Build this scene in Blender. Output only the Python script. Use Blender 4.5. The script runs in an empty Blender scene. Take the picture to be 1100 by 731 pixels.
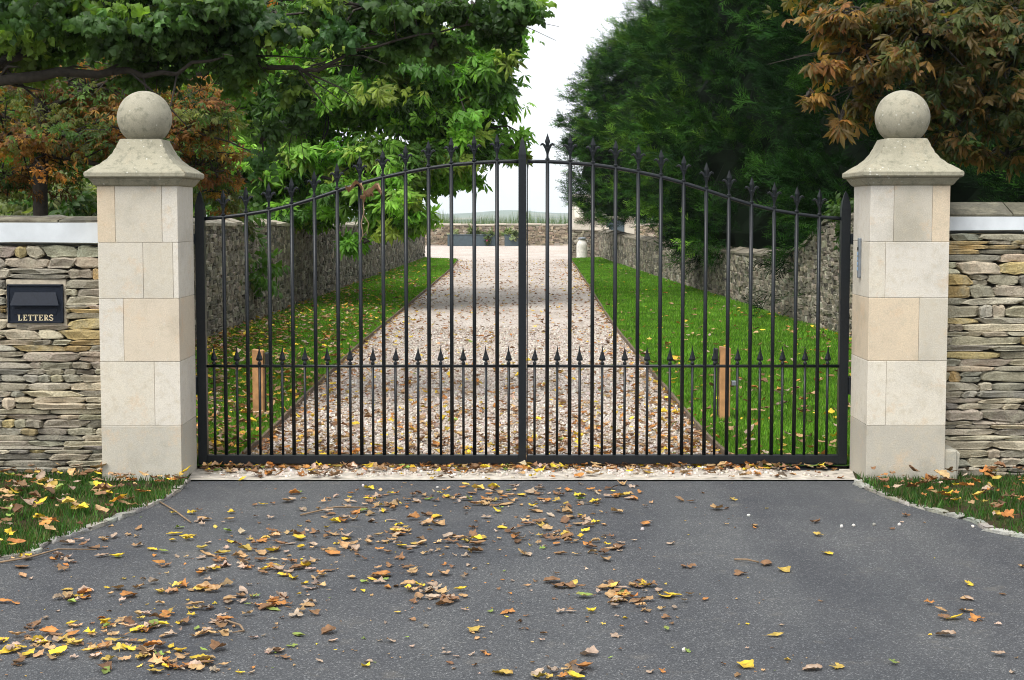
import bpy, bmesh, math, random
import numpy as np
from mathutils import Vector
R = math.radians
rs = np.random.RandomState(7)
random.seed(7)
scene = bpy.context.scene
COL = scene.collection

# ------------------------------------------------------------------ camera measure
F, CX, CY, H, PITCH = 1750.0, 550.0, 365.5, 1.6, math.atan((365.5 - 228) / 1750.0)
cp, sp = math.cos(PITCH), math.sin(PITCH)
def ray(px, py):
    u, v = (px - CX) / F, (CY - py) / F
    return np.array([u, cp + v * sp, -sp + v * cp])
def G(px, py, z=0.0):
    d = ray(px, py); t = (z - H) / d[2]
    return np.array([d[0] * t, d[1] * t, z])
def W(px, py, Y):
    d = ray(px, py); t = Y / d[1]
    return np.array([d[0] * t, Y, H + d[2] * t])

# ------------------------------------------------------------------ mesh helpers
class Geo:
    def __init__(s):
        s.V, s.L, s.S, s.C = [], [], [], []; s.n = 0
    def add(s, V, F_, col=(1, 1, 1)):
        V = np.asarray(V, float).reshape(-1, 3)
        idx = np.array([i for f in F_ for i in f], int) + s.n
        s.V.append(V); s.L.append(idx); s.S.append(np.array([len(f) for f in F_], int))
        col = np.asarray(col, float)
        s.C.append(np.tile(col, (len(V), 1)) if col.ndim == 1 else col)
        s.n += len(V)
    def scatter(s, proto, P, M, col):
        """proto=(V,F); P (N,3); M (N,3,3) including scale; col (N,3)"""
        V, F_ = proto; V = np.asarray(V, float); N = len(P); k = len(V)
        if N == 0: return
        X = np.einsum('nij,kj->nki', M, V) + P[:, None, :]
        fl = np.array([i for f in F_ for i in f], int); fs = np.array([len(f) for f in F_], int)
        s.V.append(X.reshape(-1, 3))
        s.L.append((fl[None, :] + (np.arange(N) * k)[:, None]).ravel() + s.n)
        s.S.append(np.tile(fs, N)); s.C.append(np.repeat(np.asarray(col, float), k, axis=0))
        s.n += N * k
    def mesh(s, name, smooth=False):
        me = bpy.data.meshes.new(name)
        V = np.concatenate(s.V).astype(np.float32); L = np.concatenate(s.L).astype(np.int32)
        S = np.concatenate(s.S).astype(np.int32); C = np.concatenate(s.C).astype(np.float32)
        me.vertices.add(len(V)); me.vertices.foreach_set('co', V.ravel())
        me.loops.add(len(L)); me.loops.foreach_set('vertex_index', L)
        me.polygons.add(len(S)); st = np.concatenate([[0], np.cumsum(S)[:-1]]).astype(np.int32)
        me.polygons.foreach_set('loop_start', st)
        try: me.polygons.foreach_set('loop_total', S)
        except Exception: pass
        me.polygons.foreach_set('use_smooth', np.full(len(S), smooth, dtype=bool))
        a = me.color_attributes.new('col', 'FLOAT_COLOR', 'POINT')
        a.data.foreach_set('color', np.concatenate([C, np.ones((len(C), 1), np.float32)], 1).astype(np.float32).ravel())
        me.update(calc_edges=True); me.validate()
        return me
    def build(s, name, mat, parent=None, smooth=False):
        o = bpy.data.objects.new(name, s.mesh(name, smooth)); COL.objects.link(o)
        o.data.materials.append(mat)
        if parent is not None: o.parent = parent
        return o

def tag(o, label=None, cat=None, group=None, kind=None):
    if label: o['label'] = label
    if cat: o['category'] = cat
    if group: o['group'] = group
    if kind: o['kind'] = kind
    return o
def empty(name, label, cat, loc=(0, 0, 0), group=None):
    o = bpy.data.objects.new(name, None); COL.objects.link(o); o.location = loc; o.empty_display_size = .1
    return tag(o, label, cat, group)
def copy_tree(o, parent=None):
    c = o.copy(); COL.objects.link(c)
    if parent is not None: c.parent = parent
    for ch in list(o.children): copy_tree(ch, c)
    return c

def box_vf(x0, x1, y0, y1, z0, z1, bev=0.0, seg=2):
    bm = bmesh.new(); bmesh.ops.create_cube(bm, size=1)
    for v in bm.verts:
        v.co = ((x0 + x1) / 2 + v.co.x * (x1 - x0), (y0 + y1) / 2 + v.co.y * (y1 - y0), (z0 + z1) / 2 + v.co.z * (z1 - z0))
    if bev: bmesh.ops.bevel(bm, geom=bm.edges[:], offset=bev, segments=seg, affect='EDGES', profile=.5)
    bm.verts.index_update()
    V = [tuple(v.co) for v in bm.verts]; F_ = [tuple(v.index for v in f.verts) for f in bm.faces]; bm.free()
    return V, F_
def tube_vf(path, radii, n=10, cap=True, phase=0.0):
    path = [np.asarray(p, float) for p in path]
    if np.isscalar(radii): radii = [radii] * len(path)
    V, F_ = [], []; up = np.array([0.0, 0.0, 1.0]); pa = None
    for i, p in enumerate(path):
        d = path[min(i + 1, len(path) - 1)] - path[max(i - 1, 0)]; d = d / (np.linalg.norm(d) + 1e-9)
        a = pa if pa is not None else (np.array([1., 0, 0]) if abs(d[2]) > .9 else up)
        a = a - d * a.dot(d); a /= (np.linalg.norm(a) + 1e-9); b = np.cross(d, a); pa = a
        for k in range(n):
            t = 2 * math.pi * k / n + phase
            V.append(p + radii[i] * (a * math.cos(t) + b * math.sin(t)))
    m = len(path)
    for i in range(m - 1):
        for k in range(n):
            F_.append((i * n + k, i * n + (k + 1) % n, (i + 1) * n + (k + 1) % n, (i + 1) * n + k))
    if cap: F_.append(tuple(range(n))[::-1]); F_.append(tuple((m - 1) * n + k for k in range(n)))
    return V, F_
def lathe_vf(prof, n=32, c=(0, 0, 0), square=False):
    """prof: list of (r,z)"""
    V, F_ = [], []
    for r, z in prof:
        if square:
            for sx, sy in ((-1, -1), (1, -1), (1, 1), (-1, 1)): V.append((c[0] + sx * r, c[1] + sy * r, c[2] + z))
        else:
            for k in range(n):
                t = 2 * math.pi * k / n; V.append((c[0] + r * math.cos(t), c[1] + r * math.sin(t), c[2] + z))
    n = 4 if square else n; m = len(prof)
    for i in range(m - 1):
        for k in range(n): F_.append((i * n + k, i * n + (k + 1) % n, (i + 1) * n + (k + 1) % n, (i + 1) * n + k))
    F_.append(tuple(range(n))[::-1]); F_.append(tuple((m - 1) * n + k for k in range(n)))
    return V, F_
def prism_vf(poly, z0, z1):
    n = len(poly)
    V = [(p[0], p[1], z0) for p in poly] + [(p[0], p[1], z1) for p in poly]
    F_ = [tuple(range(n, 2 * n)), tuple(range(n))[::-1]] + [(i, (i + 1) % n, n + (i + 1) % n, n + i) for i in range(n)]
    return V, F_
def norm(v): return v / (np.linalg.norm(v, axis=-1, keepdims=True) + 1e-9)
def rand_rot(N, rs=rs):
    q = norm(rs.randn(N, 4)); w, x, y, z = q.T
    return np.stack([np.stack([1 - 2 * (y * y + z * z), 2 * (x * y - z * w), 2 * (x * z + y * w)], -1),
                     np.stack([2 * (x * y + z * w), 1 - 2 * (x * x + z * z), 2 * (y * z - x * w)], -1),
                     np.stack([2 * (x * z - y * w), 2 * (y * z + x * w), 1 - 2 * (x * x + y * y)], -1)], -2)
def frame(xa, za):
    """columns x,y,z: x along xa, z near za"""
    x = norm(xa); z = norm(za - x * (za * x).sum(-1, keepdims=True)); y = np.cross(z, x)
    return np.stack([x, y, z], -1)

# ------------------------------------------------------------------ materials
def mat(name):
    m = bpy.data.materials.new(name); m.use_nodes = True
    nt = m.node_tree; b = nt.nodes['Principled BSDF']; return m, nt, b
def N(nt, t, **kw):
    n = nt.nodes.new(t)
    for k, v in kw.items():
        if k in n.inputs: n.inputs[k].default_value = v
        else: setattr(n, k, v)
    return n
def noise(nt, vec, scale, detail=4, rough=.55):
    n = N(nt, 'ShaderNodeTexNoise', Scale=scale, Detail=detail, Roughness=rough)
    if vec is not None: nt.links.new(vec, n.inputs['Vector'])
    return n
def ramp(nt, fac, stops):
    r = nt.nodes.new('ShaderNodeValToRGB'); e = r.color_ramp.elements
    while len(e) < len(stops): e.new(.5)
    for el, (p, c) in zip(e, stops): el.position = p; el.color = (*c, 1) if len(c) == 3 else c
    nt.links.new(fac, r.inputs[0]); return r
def mix(nt, fac, a, b, mode='MIX'):
    m = nt.nodes.new('ShaderNodeMix'); m.data_type = 'RGBA'; m.blend_type = mode; m.clamp_factor = True
    for s, v in ((0, fac), (6, a), (7, b)):
        if hasattr(v, 'links') or hasattr(v, 'is_linked'): nt.links.new(v, m.inputs[s])
        else: m.inputs[s].default_value = v if s == 0 else (*v, 1)
    return m.outputs[2]
def bump(nt, b, h, strength, dist):
    n = N(nt, 'ShaderNodeBump', Strength=strength, Distance=dist)
    nt.links.new(h, n.inputs['Height']); nt.links.new(n.outputs[0], b.inputs['Normal']); return n
def pos(nt): return nt.nodes.new('ShaderNodeNewGeometry').outputs['Position']
def vcol(nt):
    a = nt.nodes.new('ShaderNodeVertexColor'); a.layer_name = 'col'; return a.outputs[0]

def m_stone(name, lich=(.30, .30, .22), amt=.5, scale=9, dark=(.12, .115, .09), rough=.9, bs=.5):
    m, nt, b = mat(name); p = pos(nt); c = vcol(nt)
    n1 = noise(nt, p, scale, 6, .65); n2 = noise(nt, p, scale * 6, 5, .7); n3 = noise(nt, p, scale * .35, 3)
    r1 = ramp(nt, n1.outputs[0], [(.48, (0, 0, 0)), (.68, (amt,) * 3)])
    c1 = mix(nt, r1.outputs[0], c, lich)
    r2 = ramp(nt, n2.outputs[0], [(.25, (.55, .53, .5)), (.55, (1, 1, 1)), (.8, (1.18, 1.16, 1.12))])
    c2 = mix(nt, 1.0, c1, r2.outputs[0], 'MULTIPLY')
    r3 = ramp(nt, n3.outputs[0], [(.55, (0, 0, 0)), (.8, (.45,) * 3)])
    c3 = mix(nt, r3.outputs[0], c2, dark)
    nt.links.new(c3, b.inputs['Base Color']); b.inputs['Roughness'].default_value = rough
    b.inputs['Specular IOR Level'].default_value = .25
    ad = N(nt, 'ShaderNodeMath', operation='ADD'); nt.links.new(n1.outputs[0], ad.inputs[0]); nt.links.new(n2.outputs[0], ad.inputs[1])
    bump(nt, b, ad.outputs[0], bs, .012); return m
M_dry = m_stone('dry_stone', lich=(.42, .40, .30), amt=.6, scale=14, bs=.9)
M_rubble = m_stone('rubble_stone', lich=(.26, .235, .18), amt=.6, scale=8, bs=.9)
M_cop = m_stone('weathered_coping', lich=(.30, .28, .20), amt=.7, scale=5, dark=(.06, .055, .045))
def m_ash(name, lich, amt, spot):
    m, nt, b = mat(name); p = pos(nt); c = vcol(nt)
    n0 = noise(nt, p, 3.2, 5, .6); n1 = noise(nt, p, 22, 6, .7); n2 = noise(nt, p, 160, 3, .6)
    c = mix(nt, 1.0, c, ramp(nt, n0.outputs[0], [(.28, (.78, .77, .73)), (.46, (1, .99, .97)), (.72, (1.08, 1.06, 1.01))]).outputs[0], 'MULTIPLY')
    c = mix(nt, ramp(nt, n1.outputs[0], [(.5, (0, 0, 0)), (.66, (amt,) * 3)]).outputs[0], c, lich)
    n6 = noise(nt, p, 4.7, 6, .75); c = mix(nt, ramp(nt, n6.outputs[0], [(.56, (0, 0, 0)), (.68, (.5 if spot < .5 else .12,) * 3)]).outputs[0], c, (.60, .44, .28))
    v = N(nt, 'ShaderNodeTexVoronoi', Scale=34.0); nt.links.new(p, v.inputs['Vector'])
    n4 = noise(nt, p, 9, 2)
    ml = N(nt, 'ShaderNodeMath', operation='MULTIPLY')
    nt.links.new(ramp(nt, v.outputs['Distance'], [(.12, (spot,) * 3), (.22, (0, 0, 0))]).outputs[0], ml.inputs[0])
    nt.links.new(ramp(nt, n4.outputs[0], [(.5, (0, 0, 0)), (.6, (1, 1, 1))]).outputs[0], ml.inputs[1])
    c = mix(nt, ml.outputs[0], c, (.62, .61, .55))
    c = mix(nt, 1.0, c, ramp(nt, n2.outputs[0], [(.3, (.86, .86, .86)), (.7, (1.08, 1.08, 1.08))]).outputs[0], 'MULTIPLY')
    nt.links.new(c, b.inputs['Base Color']); b.inputs['Roughness'].default_value = .88; b.inputs['Specular IOR Level'].default_value = .25
    ad = N(nt, 'ShaderNodeMath', operation='ADD'); nt.links.new(n1.outputs[0], ad.inputs[0]); nt.links.new(n2.outputs[0], ad.inputs[1])
    bump(nt, b, ad.outputs[0], .35, .004); return m
M_ashlar = m_ash('limestone_ashlar', (.50, .44, .33), .5, .3)
M_cap = m_ash('lichened_capstone', (.19, .185, .135), .85, .75)

def m_simple(name, col, rough=.6, metal=0.0, var=.12, scale=30, bs=0.0, spec=.5):
    m, nt, b = mat(name); p = pos(nt); n = noise(nt, p, scale, 5)
    r = ramp(nt, n.outputs[0], [(.3, tuple(x * (1 - var) for x in col)), (.7, tuple(min(1, x * (1 + var)) for x in col))])
    nt.links.new(r.outputs[0], b.inputs['Base Color']); b.inputs['Roughness'].default_value = rough; b.inputs['Metallic'].default_value = metal
    b.inputs['Specular IOR Level'].default_value = spec
    if bs: bump(nt, b, n.outputs[0], bs, .01)
    return m
M_iron = m_simple('black_gate_paint', (.007, .0095, .012), .36, 0, .3, 60, .06, .32)
M_box = m_simple('letterbox_paint', (.009, .013, .022), .5, 0, .2, 60, .04, .2)
M_white = m_simple('painted_white_coping_face', (.50, .53, .55), .85, 0, .14, 5, .3)
M_gold = m_simple('cream_lettering', (.62, .54, .36), .6, 0, .1)
M_core = m_simple('wall_core_mortar', (.05, .045, .036), .95, 0, .3, 20, .5)
M_mortar = m_simple('pale_mortar', (.48, .42, .32), .95, 0, .15, 40, .5)
M_post = m_simple('softwood_post', (.42, .22, .09), .75, 0, .25, 14, .3)
M_edge = m_simple('weathered_timber', (.13, .095, .06), .9, 0, .4, 12, .4)
M_dark = m_simple('black_plastic', (.015, .015, .016), .5, 0, .2)
M_grey = m_simple('grey_plastic', (.18, .2, .22), .4, 0, .2)
M_blue = m_simple('blue_grey_button', (.25, .38, .55), .4, 0, .1)  # plain blue-grey button colour, no glow
M_churn = m_simple('white_churn_paint', (.62, .60, .54), .55, 0, .2, 12, .1)
M_planter = m_simple('slate_blue_planter', (.05, .075, .09), .6, 0, .2, 8)
M_bark = m_simple('bark', (.036, .030, .023), .95, 0, .4, 25, .8)
M_twig = m_simple('dry_twig', (.22, .15, .09), .9, 0, .3, 30)
M_pale = m_simple('pale_rendered_stone', (.52, .48, .40), .9, 0, .12, 2.5, .3)
M_flower = m_simple('pink_petals', (.6, .05, .2), .6)
M_concrete = m_simple('threshold_concrete', (.44, .40, .34), .95, 0, .35, 14, .7)
M_kerb = m_simple('kerb_stone', (.44, .43, .40), .9, 0, .3, 25, .5)

def m_leaf(name, trans=.3, rough=.5, spec=.35, tmul=(1.5, 1.6, .6), var=.3, scale=14):
    m, nt, b = mat(name); c = vcol(nt); n = noise(nt, pos(nt), scale, 3)
    c = mix(nt, 1.0, c, ramp(nt, n.outputs[0], [(.3, (1 - var,) * 3), (.7, (1 + var,) * 3)]).outputs[0], 'MULTIPLY')
    nt.links.new(c, b.inputs['Base Color']); b.inputs['Roughness'].default_value = rough; b.inputs['Specular IOR Level'].default_value = spec
    t = nt.nodes.new('ShaderNodeBsdfTranslucent'); nt.links.new(mix(nt, 1.0, c, tmul, 'MULTIPLY'), t.inputs[0])
    s = nt.nodes.new('ShaderNodeMixShader'); s.inputs[0].default_value = trans
    nt.links.new(b.outputs[0], s.inputs[1]); nt.links.new(t.outputs[0], s.inputs[2])
    nt.links.new(s.outputs[0], nt.nodes['Material Output'].inputs[0]); return m
M_leaf = m_leaf('tree_leaf', .45)
M_needle = m_leaf('conifer_spray', .1, .8, .08, var=.35, scale=3)
M_grass = m_leaf('grass_blade', .3, .6, .25, var=.3, scale=2.5)
M_fallen = m_leaf('fallen_leaf', .12, .65, .3, (1.1, 1.0, .8), var=.35, scale=45)

# tarmac
M_tar, nt, b = mat('tarmac'); p = pos(nt)
mp = N(nt, 'ShaderNodeMapping'); mp.inputs['Scale'].default_value = (1.3, .12, 1); nt.links.new(p, mp.inputs[0]); n5 = noise(nt, mp.outputs[0], 1.6, 4, .5)
v = N(nt, 'ShaderNodeTexVoronoi', Scale=210.0); nt.links.new(p, v.inputs['Vector'])
n1 = noise(nt, p, 1.1, 5, .6); n2 = noise(nt, p, 260, 2); n3 = noise(nt, p, 5.5, 5, .7)
sx = nt.nodes.new('ShaderNodeSeparateColor'); nt.links.new(v.outputs['Color'], sx.inputs[0])
c = ramp(nt, sx.outputs[0], [(.0, (.042, .045, .050)), (.65, (.062, .066, .073)), (.9, (.095, .10, .107)), (1., (.21, .215, .22))]).outputs[0]
c = mix(nt, 1.0, c, ramp(nt, n1.outputs[0], [(.3, (.76, .77, .79)), (.7, (1.24, 1.21, 1.15))]).outputs[0], 'MULTIPLY')
c = mix(nt, 1.0, c, ramp(nt, n5.outputs[0], [(.35, (.88, .88, .90)), (.65, (1.12, 1.12, 1.1))]).outputs[0], 'MULTIPLY')      # tyre-polished lanes along the drive
c = mix(nt, ramp(nt, n3.outputs[0], [(.58, (0, 0, 0)), (.76, (.45,) * 3)]).outputs[0], c, (.17, .155, .13))
nt.links.new(ramp(nt, n5.outputs[0], [(.3, (.85, .85, .85)), (.7, (.62, .62, .62))]).outputs[0], b.inputs['Roughness'])
nt.links.new(c, b.inputs['Base Color']); b.inputs['Roughness'].default_value = .75; b.inputs['Specular IOR Level'].default_value = .35
ad = N(nt, 'ShaderNodeMath', operation='ADD'); nt.links.new(v.outputs['Distance'], ad.inputs[0]); nt.links.new(n2.outputs[0], ad.inputs[1])
bump(nt, b, ad.outputs[0], .6, .004)
# gravel
M_grav, nt, b = mat('gravel'); p = pos(nt)
v = N(nt, 'ShaderNodeTexVoronoi', Scale=42.0); nt.links.new(p, v.inputs['Vector'])
sx = nt.nodes.new('ShaderNodeSeparateColor'); nt.links.new(v.outputs['Color'], sx.inputs[0])
c = ramp(nt, sx.outputs[0], [(.0, (.42, .34, .28)), (.4, (.62, .54, .48)), (.8, (.72, .66, .60)), (1., (.80, .76, .71))]).outputs[0]
c = mix(nt, ramp(nt, v.outputs['Distance'], [(.5, (0, 0, 0)), (.85, (.6,) * 3)]).outputs[0], c, (.10, .08, .06))
n1 = noise(nt, p, .9, 5, .6)
c = mix(nt, 1.0, c, ramp(nt, n1.outputs[0], [(.35, (.78, .74, .70)), (.6, (1, 1, 1))]).outputs[0], 'MULTIPLY')
nt.links.new(c, b.inputs['Base Color']); b.inputs['Roughness'].default_value = .9
inv = N(nt, 'ShaderNodeMath', operation='SUBTRACT'); inv.inputs[0].default_value = 1; nt.links.new(v.outputs['Distance'], inv.inputs[1])
bump(nt, b, inv.outputs[0], .9, .02)
M_peb = m_stone('pebble', lich=(.5, .47, .42), amt=.3, scale=30, dark=(.2, .17, .14))
# soil / turf base
def m_turf(name, g, s, thr):
    m, nt, b = mat(name); p = pos(nt); n1 = noise(nt, p, 3.0, 6, .7); n2 = noise(nt, p, 60, 4, .7)
    c = ramp(nt, n1.outputs[0], [(thr - .08, s), (thr + .08, g)]).outputs[0]
    c = mix(nt, 1.0, c, ramp(nt, n2.outputs[0], [(.3, (.55, .55, .55)), (.7, (1.35, 1.35, 1.35))]).outputs[0], 'MULTIPLY')
    nt.links.new(c, b.inputs['Base Color']); b.inputs['Roughness'].default_value = .95; b.inputs['Specular IOR Level'].default_value = .1
    bump(nt, b, n2.outputs[0], .8, .03); return m
M_turf = m_turf('lawn_turf', (.06, .15, .014), (.08, .09, .025), .34)
M_verge = m_turf('verge_soil', (.045, .07, .018), (.06, .042, .025), .5)
M_field = m_turf('field', (.06, .10, .03), (.10, .10, .045), .5)
M_under = m_turf('undergrowth_floor', (.04, .05, .02), (.03, .025, .015), .5)
# far hills: patchwork
M_hill, nt, b = mat('hill_fields'); p = pos(nt)
v = N(nt, 'ShaderNodeTexVoronoi', Scale=.006); nt.links.new(p, v.inputs['Vector'])
sx = nt.nodes.new('ShaderNodeSeparateColor'); nt.links.new(v.outputs['Color'], sx.inputs[0])
nt.links.new(ramp(nt, sx.outputs[0], [(0, (.03, .05, .02)), (.4, (.06, .10, .035)), (.75, (.10, .12, .05)), (1, (.18, .16, .08))]).outputs[0], b.inputs['Base Color'])
b.inputs['Roughness'].default_value = .95; b.inputs['Specular IOR Level'].default_value = .1

# ------------------------------------------------------------------ protos
def blob_proto(n_u=9, n_v=6, p=.55, seed=0, jit=.10):
    r = np.random.RandomState(seed); V = [(0, 0, -1)]
    sg = lambda x: math.copysign(abs(x) ** p, x)
    for j in range(1, n_v):
        ph = -math.pi / 2 + math.pi * j / n_v
        for k in range(n_u):
            t = 2 * math.pi * k / n_u
            V.append((sg(math.cos(ph)) * sg(math.cos(t)), sg(math.cos(ph)) * sg(math.sin(t)), sg(math.sin(ph))))
    V.append((0, 0, 1)); V = np.array(V); V += r.randn(*V.shape) * jit
    F_ = [(0, 1 + (k + 1) % n_u, 1 + k) for k in range(n_u)]
    for j in range(n_v - 2):
        a = 1 + j * n_u
        F_ += [(a + k, a + (k + 1) % n_u, a + n_u + (k + 1) % n_u, a + n_u + k) for k in range(n_u)]
    a = 1 + (n_v - 2) * n_u; t = len(V) - 1
    F_ += [(a + k, a + (k + 1) % n_u, t) for k in range(n_u)]
    return V, F_
def slab_proto(seed):
    V, F_ = blob_proto(16, 9, .26, seed, .0); r = np.random.RandomState(seed + 500); V = V.copy()
    x, z = V[:, 0].copy(), V[:, 2].copy(); a = r.randn(8)
    top = 1 + .22 * np.sin(2.2 * x + a[0] * 3) * a[1] * .5 + .13 * np.sin(6 * x + a[2] * 3); bot = 1 + .22 * np.sin(2 * x + a[3] * 3) * a[4] * .5 + .13 * np.sin(5 * x + a[5] * 3)
    end = np.clip(1 - np.abs(x) ** 3 * (.15 + .45 * r.rand()), .35, 1.2)
    V[:, 2] = np.where(z > 0, z * np.clip(top, .7, 1.25) * end, z * np.clip(bot, .7, 1.25) * end)
    V[:, 0] += .10 * a[6] * z; V[:, 1] += .16 * np.sin(4 * x + a[7] * 4) + .10 * np.sin(3 * z + a[0]); V += .045 * r.randn(*V.shape); return V, F_
STONES = [slab_proto(i) for i in range(16)]
RUB = [blob_proto(8, 6, .5, 20 + i, .11) for i in range(8)]
PEB = [blob_proto(6, 4, .8, 40 + i, .12) for i in range(4)]

def palmate(nl=7, wid=.18, droop=.35, seed=0):
    r = np.random.RandomState(seed); dr0 = droop
    V, F_ = [], []
    for i in range(nl):
        a = (i / (nl - 1) - .5) * R(230) + .14 * r.randn(); L = (1 - .35 * abs(i / (nl - 1) - .5) * 2) * (.7 + .45 * r.rand()); droop = dr0 * (.6 + .8 * r.rand())
        d = np.array([math.cos(a), math.sin(a)]); q = np.array([-d[1], d[0]])
        def P(t, s, z): return (d[0] * t * L + q[0] * s * wid * L, d[1] * t * L + q[1] * s * wid * L, z)
        k = len(V); dz = -droop * L
        V += [P(0.04, 0, 0), P(.66, 1, dz * .5 - .04), P(1, 0, dz), P(.66, -1, dz * .5 - .04), P(.6, 0, dz * .36 + .03)]
        F_ += [(k, k + 4, k + 1), (k + 1, k + 4, k + 2), (k, k + 3, k + 4), (k + 4, k + 3, k + 2)]
    return np.array(V), F_
def spray_leaf(nl, seed, L=.5, w=.42, shape='heart'):
    """a twig of nl ovate leaves hanging"""
    r = np.random.RandomState(seed); V, F_ = [], []
    for i in range(nl):
        t = i / nl; base = np.array([t, 0, -.12 * t * t])
        side = 1 if i % 2 else -1
        xa = norm(np.array([.5 + .3 * r.rand(), side * (.5 + .4 * r.rand()), -.55 - .5 * r.rand()])); za = norm(r.randn(3) * .45 + np.array([0, 0, 1.]))
        f = frame(xa[None], za[None])[0]; ll = L * (.75 + .5 * r.rand())
        pts = [(0, 0, 0), (.12, .5, 0), (.45, .55, -.05), (.8, .22, -.1), (1.05, 0, -.2), (.8, -.22, -.1), (.45, -.55, -.05), (.12, -.5, 0), (.45, 0, .06)] if shape == 'heart' else \
              [(0, 0, 0), (.2, .28, 0), (.5, .36, -.05), (.8, .2, -.1), (1.05, 0, -.2), (.8, -.2, -.1), (.5, -.36, -.05), (.2, -.28, 0), (.5, 0, .05)]
        P = np.array(pts) * np.array([1, w * 1.0 / .5 * .5, 1]) * ll
        k = len(V); V += list((f @ P.T).T + base + xa * .08)
        F_ += [(k + j, k + (j + 1) % 8, k + 8) for j in range(8)]
    return np.array(V), F_
def frond(seed):
    r = np.random.RandomState(seed); V, F_ = [(0, -.02, 0), (0, .02, 0), (1, 0, -.12)], [(0, 1, 2)]
    for i in range(10):
        t = .06 + .085 * i; s = 1 if i % 2 else -1; a = R(28 + 22 * r.rand()); l = (.50 - .33 * t) * (.8 + .5 * r.rand())
        dz = (r.rand() - .55) * .25; k = len(V); z0 = -.12 * t * t
        dx, dy = math.cos(a) * l, s * math.sin(a) * l
        V += [(t - .03, 0, z0), (t + .04, 0, z0), (t + dx * .6, dy * .6 + s * .028, z0 + dz * .5), (t + dx, dy, z0 + dz), (t + dx * .55, dy * .55 - s * .03, z0 + dz * .5)]
        F_ += [(k, k + 4, k + 3, k + 2, k + 1)] if s > 0 else [(k, k + 1, k + 2, k + 3, k + 4)]
    return np.array(V), F_
PALM = [palmate(7, .20, .35, 1), palmate(6, .23, .6, 2), palmate(5, .22, .25, 3), palmate(5, .2, .8, 4), palmate(4, .2, .5, 5), palmate(7, .19, .9, 6)]
LIME = [spray_leaf(6, s, .42, .9) for s in range(4)]
OVAL = [spray_leaf(7, 10 + s, .4, .8, 'oval') for s in range(4)]
FROND = [frond(s) for s in range(5)]

# ------------------------------------------------------------------ trees
def jcol(n, pal, w=None, j=.22, rs=rs):
    pal = np.array(pal, float); i = rs.choice(len(pal), n, p=w)
    return np.clip(pal[i] * (1 + j * rs.randn(n, 1)) * (1 + .03 * rs.randn(n, 3)), .002, 1)
def fill(g, clumps, protos, size, pal, w=None, dens=1.0, shell=.5, up=.6, horiz=0.0, rs=rs, colfn=None, gt=None, cl=28, spr=.15, tw=1.0, face=.5):
    """clumps: (cx,cy,cz, rx,ry,rz, n)"""
    for (cx, cy, cz, rx, ry, rz, n) in clumps:
        n = int(n * dens)
        # sub-clusters give light and dark clumps and gaps
        k = max(3, n // cl)
        d = norm(rs.randn(k, 3)); rr = (shell + (1 - shell) * rs.rand(k, 1)) ** .8
        cen = d * rr * (1 + .18 * rs.randn(k, 1))
        which = rs.randint(0, k, n)
        q = cen[which] + rs.randn(n, 3) * (spr + .5 * spr * rs.rand(n, 1)) * np.array([1, 1, .7])
        if gt is not None:
            R3 = np.array([rx, ry, rz]); c0 = np.array([cx, cy, cz]); hub = c0 + R3 * norm(rs.randn(max(1, k // 6), 3)) * .35
            for m_ in range(k):
                e_ = c0 + cen[m_] * R3; h_ = hub[rs.randint(len(hub))]; md = (h_ + e_) / 2 + rs.randn(3) * .08 * np.linalg.norm(e_ - h_) + np.array([0, 0, .06])
                V_, F2 = tube_vf([h_, md, e_, e_ + (e_ - md) * .35 + rs.randn(3) * .05], [.012 * tw, .009 * tw, .005 * tw, .002 * tw], 4); gt.add(V_, F2)
            for h_ in hub:
                V_, F2 = tube_vf([c0, (c0 + h_) / 2 + rs.randn(3) * .05, h_], [.018 * tw, .015 * tw, .012 * tw], 5); gt.add(V_, F2)
        P = q * np.array([rx, ry, rz]) + np.array([cx, cy, cz])
        ccol = jcol(k, pal, w, .25, rs)
        c = np.clip(ccol[which] * (1 + .2 * rs.randn(n, 1)), .003, 1)
        if colfn: c = colfn(P, c)
        out = norm(q + .35 * rs.randn(n, 3)); xa = out * np.array([1, 1, .35]) + np.array([0, 0, -.25]) + .4 * rs.randn(n, 3)
        za = np.array([0, 0, up]) + out * face + .35 * rs.randn(n, 3)
        M = frame(xa, za); s = size * (.65 + .7 * rs.rand(n))
        pi = rs.randint(0, len(protos), n)
        for j in range(len(protos)):
            m = pi == j; g.scatter(protos[j], P[m], M[m] * s[m][:, None, None], c[m])
def limb(g, a, b, r0, r1, sag=0.0, n=7, wob=.05, rs=rs, twigs=0, tl=.5):
    a, b = np.array(a, float), np.array(b, float); path, L = [], np.linalg.norm(b - a)
    for i in range(n + 1):
        t = i / n; p = a + (b - a) * t; p = p + np.array([0, 0, 1]) * sag * math.sin(math.pi * t) * L
        if 0 < i < n: p = p + rs.randn(3) * wob * L * .3
        path.append(p)
    rad = [r0 + (r1 - r0) * (i / n) for i in range(n + 1)]
    V, F_ = tube_vf(path, rad, 8); g.add(V, F_)
    for k in range(twigs):
        i = rs.randint(1, n + 1); p = path[i]; d = norm(norm(path[i] - path[i - 1]) + rs.randn(3) * .8)
        e = p + d * tl * (.5 + rs.rand()); V, F_ = tube_vf([p, (p + e) / 2 + rs.randn(3) * .04 * tl, e + np.array([0, 0, -.1 * tl])], [rad[i] * .35 + .003, rad[i] * .22 + .002, .002], 5); g.add(V, F_)
    return path

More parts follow.
